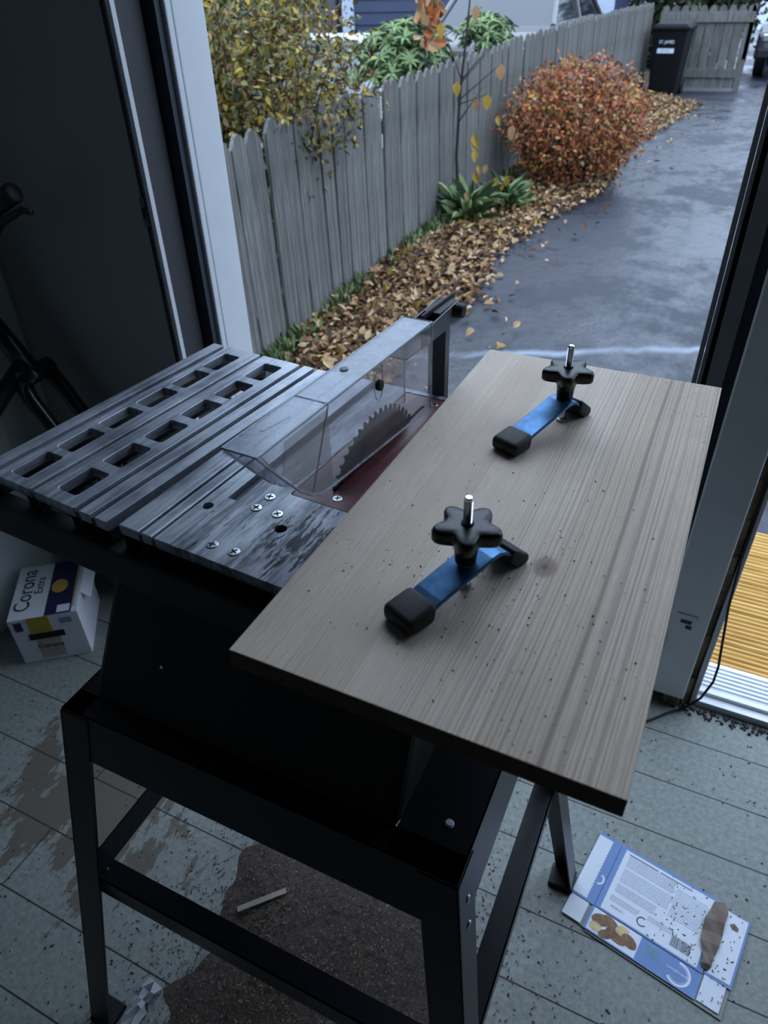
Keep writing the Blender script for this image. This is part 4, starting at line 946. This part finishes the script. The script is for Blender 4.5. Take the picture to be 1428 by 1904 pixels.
mb.build('small_print', 'ink_grey', pnl)
MB().box(0.016, 0.072, -0.0088, -0.0072, 0.0058, 0.0060).box(0.076, 0.135, -0.0088, -0.0072, 0.0058, 0.0060).build('rule_line', 'ink', pnl)
mb = MB(); s = 0.130
while s < 0.164:
    l_ = r_.choice((0.0005, 0.0009, 0.0014)); mb.box(s, s+l_, -0.124, -0.104, 0.0058, 0.0060); s += l_+r_.choice((0.0006, 0.001))
mb.build('barcode', 'ink', pnl)
def arc(cx, cy, r, w, a0, a1, z, n=26):
    p = [(cx+(r+w/2)*math.cos(R(a0+(a1-a0)*i/n)), cy+(r+w/2)*math.sin(R(a0+(a1-a0)*i/n)), z) for i in range(n+1)]+[(cx+(r-w/2)*math.cos(R(a1-(a1-a0)*i/n)), cy+(r-w/2)*math.sin(R(a1-(a1-a0)*i/n)), z) for i in range(n+1)]
    m_ = MB(); o = p; N_ = n+1
    vs = p; fs = [(i, i+1, 2*N_-2-i, 2*N_-1-i) for i in range(n)]
    return m_.add(vs, fs)
arc(0.078, -0.115, 0.0078, 0.0022, 60, 330, 0.0060).build('round_logo', 'ink', pnl)
cl = arc(0.158, -0.1605, 0.0188, 0.0040, -140, 100, 0.0052); cl2 = arc(0.158, -0.1605, 0.0150, 0.0007, -140, 100, 0.0052); cl.add(cl2.v, cl2.f)
cl.build('round_logo', 'card_white', low)
text('lettering', 'compliments', 0.0075, 'card_white', low, T4((0.156, -0.158, 0.0052)), 0.0001)
for i, tx in enumerate(('CHICKEN', 'BREAST', 'NUGGETS')): text('lettering', tx, 0.0062, 'ink_green', low, T4((0.112, -0.148-0.0062*i, 0.0052)), 0.0001)
arc(-0.0155, -0.086, 0.010, 0.0034, -80, 70, 0.0052).build('round_logo', 'card_white', fl1)
text('lettering', 'PRODUCT', 0.005, 'ink', pnl, T4((0.034, -0.120, 0.0059)), 0.0001)
mb = MB()
mb.box(0.000, 0.088, -0.1815, -0.1385, 0.005, 0.0052); mb.build('photo_background', 'card_white', low)
for i, (s, t, a, b, rot, m_) in enumerate(((0.018, 0.154, 0.017, 0.011, 0.3, 'food'), (0.036, 0.150, 0.018, 0.009, -0.5, 'food'), (0.050, 0.165, 0.020, 0.010, -0.2, 'food'), (0.056, 0.150, 0.012, 0.009, 0.4, 'food_pale'), (0.072, 0.160, 0.015, 0.010, -0.4, 'food'), (0.014, 0.170, 0.012, 0.008, 0.0, 'food_pale'), (0.034, 0.172, 0.014, 0.008, 0.6, 'food'))):
    n = 18; MB().prism([(s+a*math.cos(2*PI*q/n)*math.cos(rot)-b*math.sin(2*PI*q/n)*math.sin(rot), max(-0.181, min(-0.139, -t+a*math.cos(2*PI*q/n)*math.sin(rot)+b*math.sin(2*PI*q/n)*math.cos(rot))), 0.0052+0.00005*i) for q in range(n)], (0, 0, 0.0001)).build('printed_nugget', m_, low)
# torn kraft strip on top
tk = MB(); n = 9
L_ = [(0.176, -0.004), (0.174, -0.025), (0.170, -0.045), (0.172, -0.065), (0.174, -0.085), (0.182, -0.100), (0.186, -0.110), (0.186, -0.122), (0.190, -0.128)]
R_ = [(0.190, 0.006), (0.200, -0.012), (0.199, -0.035), (0.202, -0.058), (0.202, -0.080), (0.200, -0.098), (0.199, -0.108), (0.200, -0.118), (0.197, -0.127)]
zz = [0.007, 0.009, 0.013, 0.008, 0.012, 0.009, 0.012, 0.010, 0.006]
vs = []
for i in range(n): 
    m_ = ((L_[i][0]+R_[i][0])/2, (L_[i][1]+R_[i][1])/2)
    vs += [(L_[i][0]-0.003, L_[i][1], zz[i]), (m_[0], m_[1], zz[i]+0.004*(1 if i % 2 else 0.3)), (R_[i][0], R_[i][1], zz[i]-0.001)]
fs = [(i*3+j, i*3+j+1, (i+1)*3+j+1, (i+1)*3+j) for i in range(n-1) for j in (0, 1)]
tk.add(vs, fs); o = tk.build('torn_strip', 'torn', ca, label='torn brown inner board strip')
sm_ = o.modifiers.new('solid', 'SOLIDIFY'); sm_.thickness = 0.0008
MB().prism([(0.207, -0.028, 0), (0.213, -0.022, 0), (0.222, -0.027, 0), (0.222, -0.034, 0), (0.212, -0.034, 0)], (0, 0, 0.0006), T4((0, 0, 0.0054))).build('torn_spot', 'torn', fl2)
# dirt flecks on carton
mb = MB(); r_ = random.Random(12)
for q in range(170):
    s = r_.uniform(0.09, 0.23); t_ = r_.uniform(0.0, 0.18); l_ = r_.uniform(0.0006, 0.0024)
    if 0.181 < s < 0.196 or (t_ > 0.134 and s < 0.197): continue
    mb.box(-l_, l_, -0.0005, 0.0005, 0.0059, 0.0066, T4((s, -t_, 0)) @ Matrix.Rotation(r_.random()*3, 4, 'Z'))
mb.build('dirt_flecks', 'dirt', ca)

# ------------------------------------------------------------------ cable, sawdust, offcut, debris
cb_ = MB(); P_ = [(0.02, 1.12, 0.004), (0.082, 1.177, 0.004), (0.115, 1.212, 0.006), (0.150, 1.240, 0.012), (0.172, 1.245, 0.05), (0.184, 1.245, 0.11), (0.183, 1.244, 0.16), (0.173, 1.243, 0.24), (0.162, 1.245, 0.33), (0.155, 1.248, 0.45), (0.1535, 1.256, 0.9), (0.1535, 1.256, 1.5)]
cb_.tube(P_, 0.0028, 8); tag(cb_.build('black_cable', 'rubber', smooth=True), 'thin black cable running from the floor up beside the second doorway', 'cable')
mb = MB(); r_ = random.Random(9); NX, NY = 60, 70
def pile(u, v):
    d = 1-math.hypot((u-0.5)*2, (v-0.5)*2); a_ = math.atan2(v-0.5, u-0.5)
    d += 0.10*math.sin(3*a_+1)+0.06*math.sin(7*a_+2)+0.035*math.sin(13*a_)+0.02*math.sin(29*a_+.5)-0.12; return max(0, min(1, d*2.0))
for j in range(NY+1):
    for i in range(NX+1):
        u, v = i/NX, j/NY; h = pile(u, v); mb.v.append((-0.66+0.62*u, 0.02+0.70*v, -0.0022+h*0.013*(0.75+0.5*math.sin(u*9+v*4)*math.sin(v*8))+h*r_.uniform(-0.0012, 0.0012)))
for j in range(NY):
    for i in range(NX): mb.f.append((j*(NX+1)+i, j*(NX+1)+i+1, (j+1)*(NX+1)+i+1, (j+1)*(NX+1)+i)); mb.mi.append(0)
n0 = 0
for q in range(7000):
    u, v = r_.gauss(0.5, 0.25), r_.gauss(0.5, 0.25); h = pile(u, v) if 0 <= u <= 1 and 0 <= v <= 1 else 0
    x, y = -0.66+0.62*u, 0.02+0.70*v; z = 0.0015+h*0.013; l_ = r_.uniform(0.0010, 0.0032)
    mb.box(-l_, l_, -0.0007, 0.0007, -0.0003, 0.0004, T4((x, y, z)) @ Euler((r_.uniform(-.6, .6), r_.uniform(-.6, .6), r_.uniform(0, 3.1))).to_matrix().to_4x4(), mi=r_.choice((1, 2, 2)))
tag(mb.build('sawdust_pile', ['sawdust', 'chip', 'chip_dark']), 'wide brownish heap of sawdust on the floor under the saw stand', 'sawdust', kind='stuff')
mb = MB()
for q in range(1500):
    x, y = r_.uniform(-1.3, 0.7), r_.uniform(0.15, 1.2); l_ = r_.uniform(0.0008, 0.0026)
    mb.box(-l_, l_, -l_*0.6, l_*0.6, 0, 0.001, T4((x, y, 0)) @ Matrix.Rotation(r_.random()*3, 4, 'Z'), mi=r_.choice((0, 1, 1)))
tag(mb.build('floor_crumbs', ['chip', 'dirt']), 'scattered pale and dark crumbs over the painted floor', 'debris', kind='stuff')
mb = MB()
for q in range(150):
    a = r_.random(); x = -0.11+0.07*r_.gauss(0, 1); y = 0.43+0.10*r_.gauss(0, 1); l_ = r_.uniform(0.0003, 0.0008)
    if not (-0.27 < x < 0.01 and 0.30 < y < 0.88): continue
    mb.box(-l_, l_, -l_*0.5, l_*0.5, 0.0001, 0.0008, T4((x, y, BZ)) @ Matrix.Rotation(r_.random()*3, 4, 'Z'))
tag(mb.build('board_crumbs', 'dirt'), 'dark specks of dirt scattered on the pine panel around the near clamp', 'debris', kind='stuff')
of = MB().box(-0.046, 0.046, -0.005, 0.005, 0, 0.004).build('wood_offcut', 'sliver', bevel=0.0005)
of.location = (-0.505, 0.460, 0.0145); of.rotation_euler = (0.03, -0.02, R(46)); tag(of, 'thin pale wood offcut lying on the sawdust under the stand', 'offcut')
pp = MB(); r_ = random.Random(6); vs = []
for j in range(6):
    for i in range(5): vs.append((-0.015+0.0075*i+r_.uniform(-.002, .002), -0.035+0.014*j+r_.uniform(-.003, .003), 0.003+r_.uniform(0, 0.016)))
pp.add(vs, [(j*5+i, j*5+i+1, (j+1)*5+i+1, (j+1)*5+i) for j in range(5) for i in range(4)])
o = pp.build('paper_scrap', 'bag', loc=(-0.60, 0.235, 0.0)); o.modifiers.new('s', 'SOLIDIFY').thickness = 0.0006; tag(o, 'crumpled grey paper scrap at the foot of the front left stand leg', 'scrap')

# ------------------------------------------------------------------ beer carton under the wing
va = Vector((0.128, 0.101, 0)).normalized(); ang = math.atan2(va.y, va.x)
bb = thing('beer_carton', 'white and navy beer bottle carton on the floor below the extension table', 'carton', (-1.386, 0.706, 0.0), ang)
BWd, BD, BH_ = 0.165, 0.205, 0.150
bc_ = MB().box(0, BWd, 0, BD, 0, BH_).build('box_body', 'white_plastic', bb, bevel=0.002)
bt = MB().box(0.088, 0.150, 0.0, BD, BH_, BH_+0.0012).build('navy_band', 'navy', bb)
MB().box(0.150, 0.156, 0.02, BD, BH_, BH_+0.0013).build('edge_band', 'cream', bb)
MB().prism([(0.112+0.020*math.cos(q*0.349), 0.105+0.026*math.sin(q*0.349), BH_+0.0012) for q in range(18)], (0, 0, 0.0006)).build('gold_medallion', 'gold', bt)
MB().box(0.116, 0.146, 0.004, 0.030, BH_+0.0012, BH_+0.0018).build('bar_label', 'card_white', bt)
RZ90 = Matrix.Rotation(PI/2, 4, 'Z')
text('lettering', 'Corona', 0.054, 'ink', bb, T4((0.030, 0.108, BH_+0.0008)) @ RZ90, 0.0003, xs=0.95)
text('lettering', 'Extra', 0.030, 'ink', bb, T4((0.062, 0.120, BH_+0.0008)) @ RZ90, 0.0003)
fr_p = MB().box(0.045, 0.095, -0.0012, 0, 0.098, BH_).build('lemon_print', 'yellow_print', bb)
MB().box(0.038, 0.118, -0.0014, -0.0002, 0.082, 0.098).box(0.050, 0.106, -0.0012, 0, 0.012, 0.082).build('bucket_print', ['cream'], bb)
MB().box(0.036, 0.120, -0.0022, -0.0014, 0.078, 0.098).build('bucket_rim', 'dark', bb)
text('lettering', 'Corona', 0.020, 'ink', bb, T4((0.078, -0.0016, 0.052)) @ Matrix.Rotation(PI/2, 4, 'X'), 0.0002)
MB().box(0.012, 0.030, -0.0012, 0, 0.112, 0.140).build('info_label', 'navy', bb)
MB().box(0.118, 0.146, -0.0012, 0, 0.118, 0.136).build('info_label', 'ink_grey', bb)
MB().hexa([(BWd, 0.07, BH_-0.002), (BWd+0.018, 0.075, BH_-0.03), (BWd+0.02, BD, BH_-0.03), (BWd, BD, BH_-0.002)], [(BWd, 0.07, BH_), (BWd+0.019, 0.075, BH_-0.028), (BWd+0.021, BD, BH_-0.028), (BWd, BD, BH_)]).build('open_flap', 'white_plastic', bb)
pb = MB(); r_ = random.Random(15)
gb = tag(MB().lathe([(0.05, 0), (0.062, 0.04), (0.06, 0.15), (0.04, 0.21), (0.012, 0.225)], Matrix.Scale(1.2, 4, (1, 0, 0)), 22).build('plastic_bag', 'bag', smooth=True, loc=(-1.35, -0.02, 0.0)), 'grey plastic bag bundle on the floor behind the beer carton', 'bag')

# ------------------------------------------------------------------ bicycle at the far left
bk = thing('bicycle', 'dark bicycle at the left wall with its handlebar grip and brake lever showing', 'bicycle', (-1.40, 1.0, 0.0))
Lb = Vector((-1.40, 1.0, 0.0))
def WB(l): return [Vector(p)-Lb for p in l]
def ring(c0, d, rad_, n=40): return [c0+d*rad_*math.cos(2*PI*q/n)+Vector((0, 0, rad_*math.sin(2*PI*q/n))) for q in range(n+1)]
def wheel(c0, d, rad_):
    w_ = MB().tube(ring(c0, d, rad_), 0.021, 8, cap=False).build('wheel', 'rubber', bk, smooth=True)
    mb = MB()
    for q in range(18):
        a = 2*PI*q/18; mb.tube([c0, c0+d*(rad_-.02)*math.cos(a)+Vector((0, 0, (rad_-.02)*math.sin(a)))], 0.001, 4)
    mb.build('spokes', 'steel', w_)
    ax = d.cross(Vector((0, 0, 1))); MB().tube([c0-ax*0.04, c0+ax*0.04], 0.02, 10).build('hub', 'steel', w_)
crown = Vector((-1.405, 1.02, 0.665)); axle = Vector((-1.185, 1.03, 0.285)); hd = Vector((-1.47, 1.00, 0.80))
wheel(axle-Lb, Vector((1, 0, 0)), 0.263)
mb = MB()
for s_ in (-1, 1):
    o_ = Vector((0, 0.045*s_, 0)); mb.tube(WB([axle+o_, crown+o_+Vector((0.02, 0, -0.04)), crown+o_*0.8]), [0.012, 0.019, 0.020], 12)
mb.tube(WB([crown-Vector((0, .05, 0)), crown+Vector((0, .05, 0))]), 0.022, 12); mb.build('fork', 'bike', bk, smooth=True)
MB().tube(WB([crown, hd]), 0.023, 12).build('head_tube', 'bike', bk, smooth=True)
bbk = Vector((-1.49, 0.42, 0.28))
MB().tube(WB([crown+Vector((-.01, -.01, 0.03)), bbk]), 0.020, 12).tube(WB([hd, (-1.49, 0.32, 0.62)]), 0.016, 12).tube(WB([bbk, (-1.49, 0.30, 0.66)]), 0.016, 12).tube(WB([bbk, (-1.49, 0.05, 0.285)]), 0.011, 8).tube(WB([(-1.49, 0.32, 0.6), (-1.49, 0.05, 0.285)]), 0.010, 8).build('frame', 'bike', bk, smooth=True)
wheel(Vector((-1.49, 0.05, 0.285))-Lb, Vector((0, 1, 0)), 0.263)
MB().hexa(WB([(-1.51, 0.40, .70), (-1.47, 0.40, .70), (-1.435, 0.18, .70), (-1.53, 0.18, .70)]), WB([(-1.505, 0.39, .74), (-1.475, 0.39, .74), (-1.44, 0.18, .76), (-1.525, 0.18, .76)])).build('saddle', 'rubber', bk, bevel=0.01)
stem = hd+Vector((-0.02, -0.03, 0.16))
MB().tube(WB([hd, stem]), 0.014, 10).build('stem', 'bike', bk, smooth=True)
ge = Vector((-1.243, 0.99, 1.078)); gd_ = Vector((0.86, 0.05, 0.42)).normalized()
MB().tube(WB([stem, ge-gd_*0.20, ge-gd_*0.10]), 0.011, 10).build('handlebar', 'bike', bk, smooth=True)
MB().tube(WB([ge-gd_*0.125, ge-gd_*0.004, ge]), [0.017, 0.0195, 0.016], 14).build('grip', 'rubber', bk, smooth=True)
MB().tube(WB([ge-gd_*0.15, ge+Vector((-0.090, -0.006, -0.082)), ge+Vector((-0.050, -0.008, -0.056)), ge+Vector((0.012, -.006, -0.030)), ge+Vector((0.036, -.006, -0.032))]), [0.012, 0.013, 0.008, 0.0065, 0.006], 10).build('brake_lever', 'rubber', bk, smooth=True)
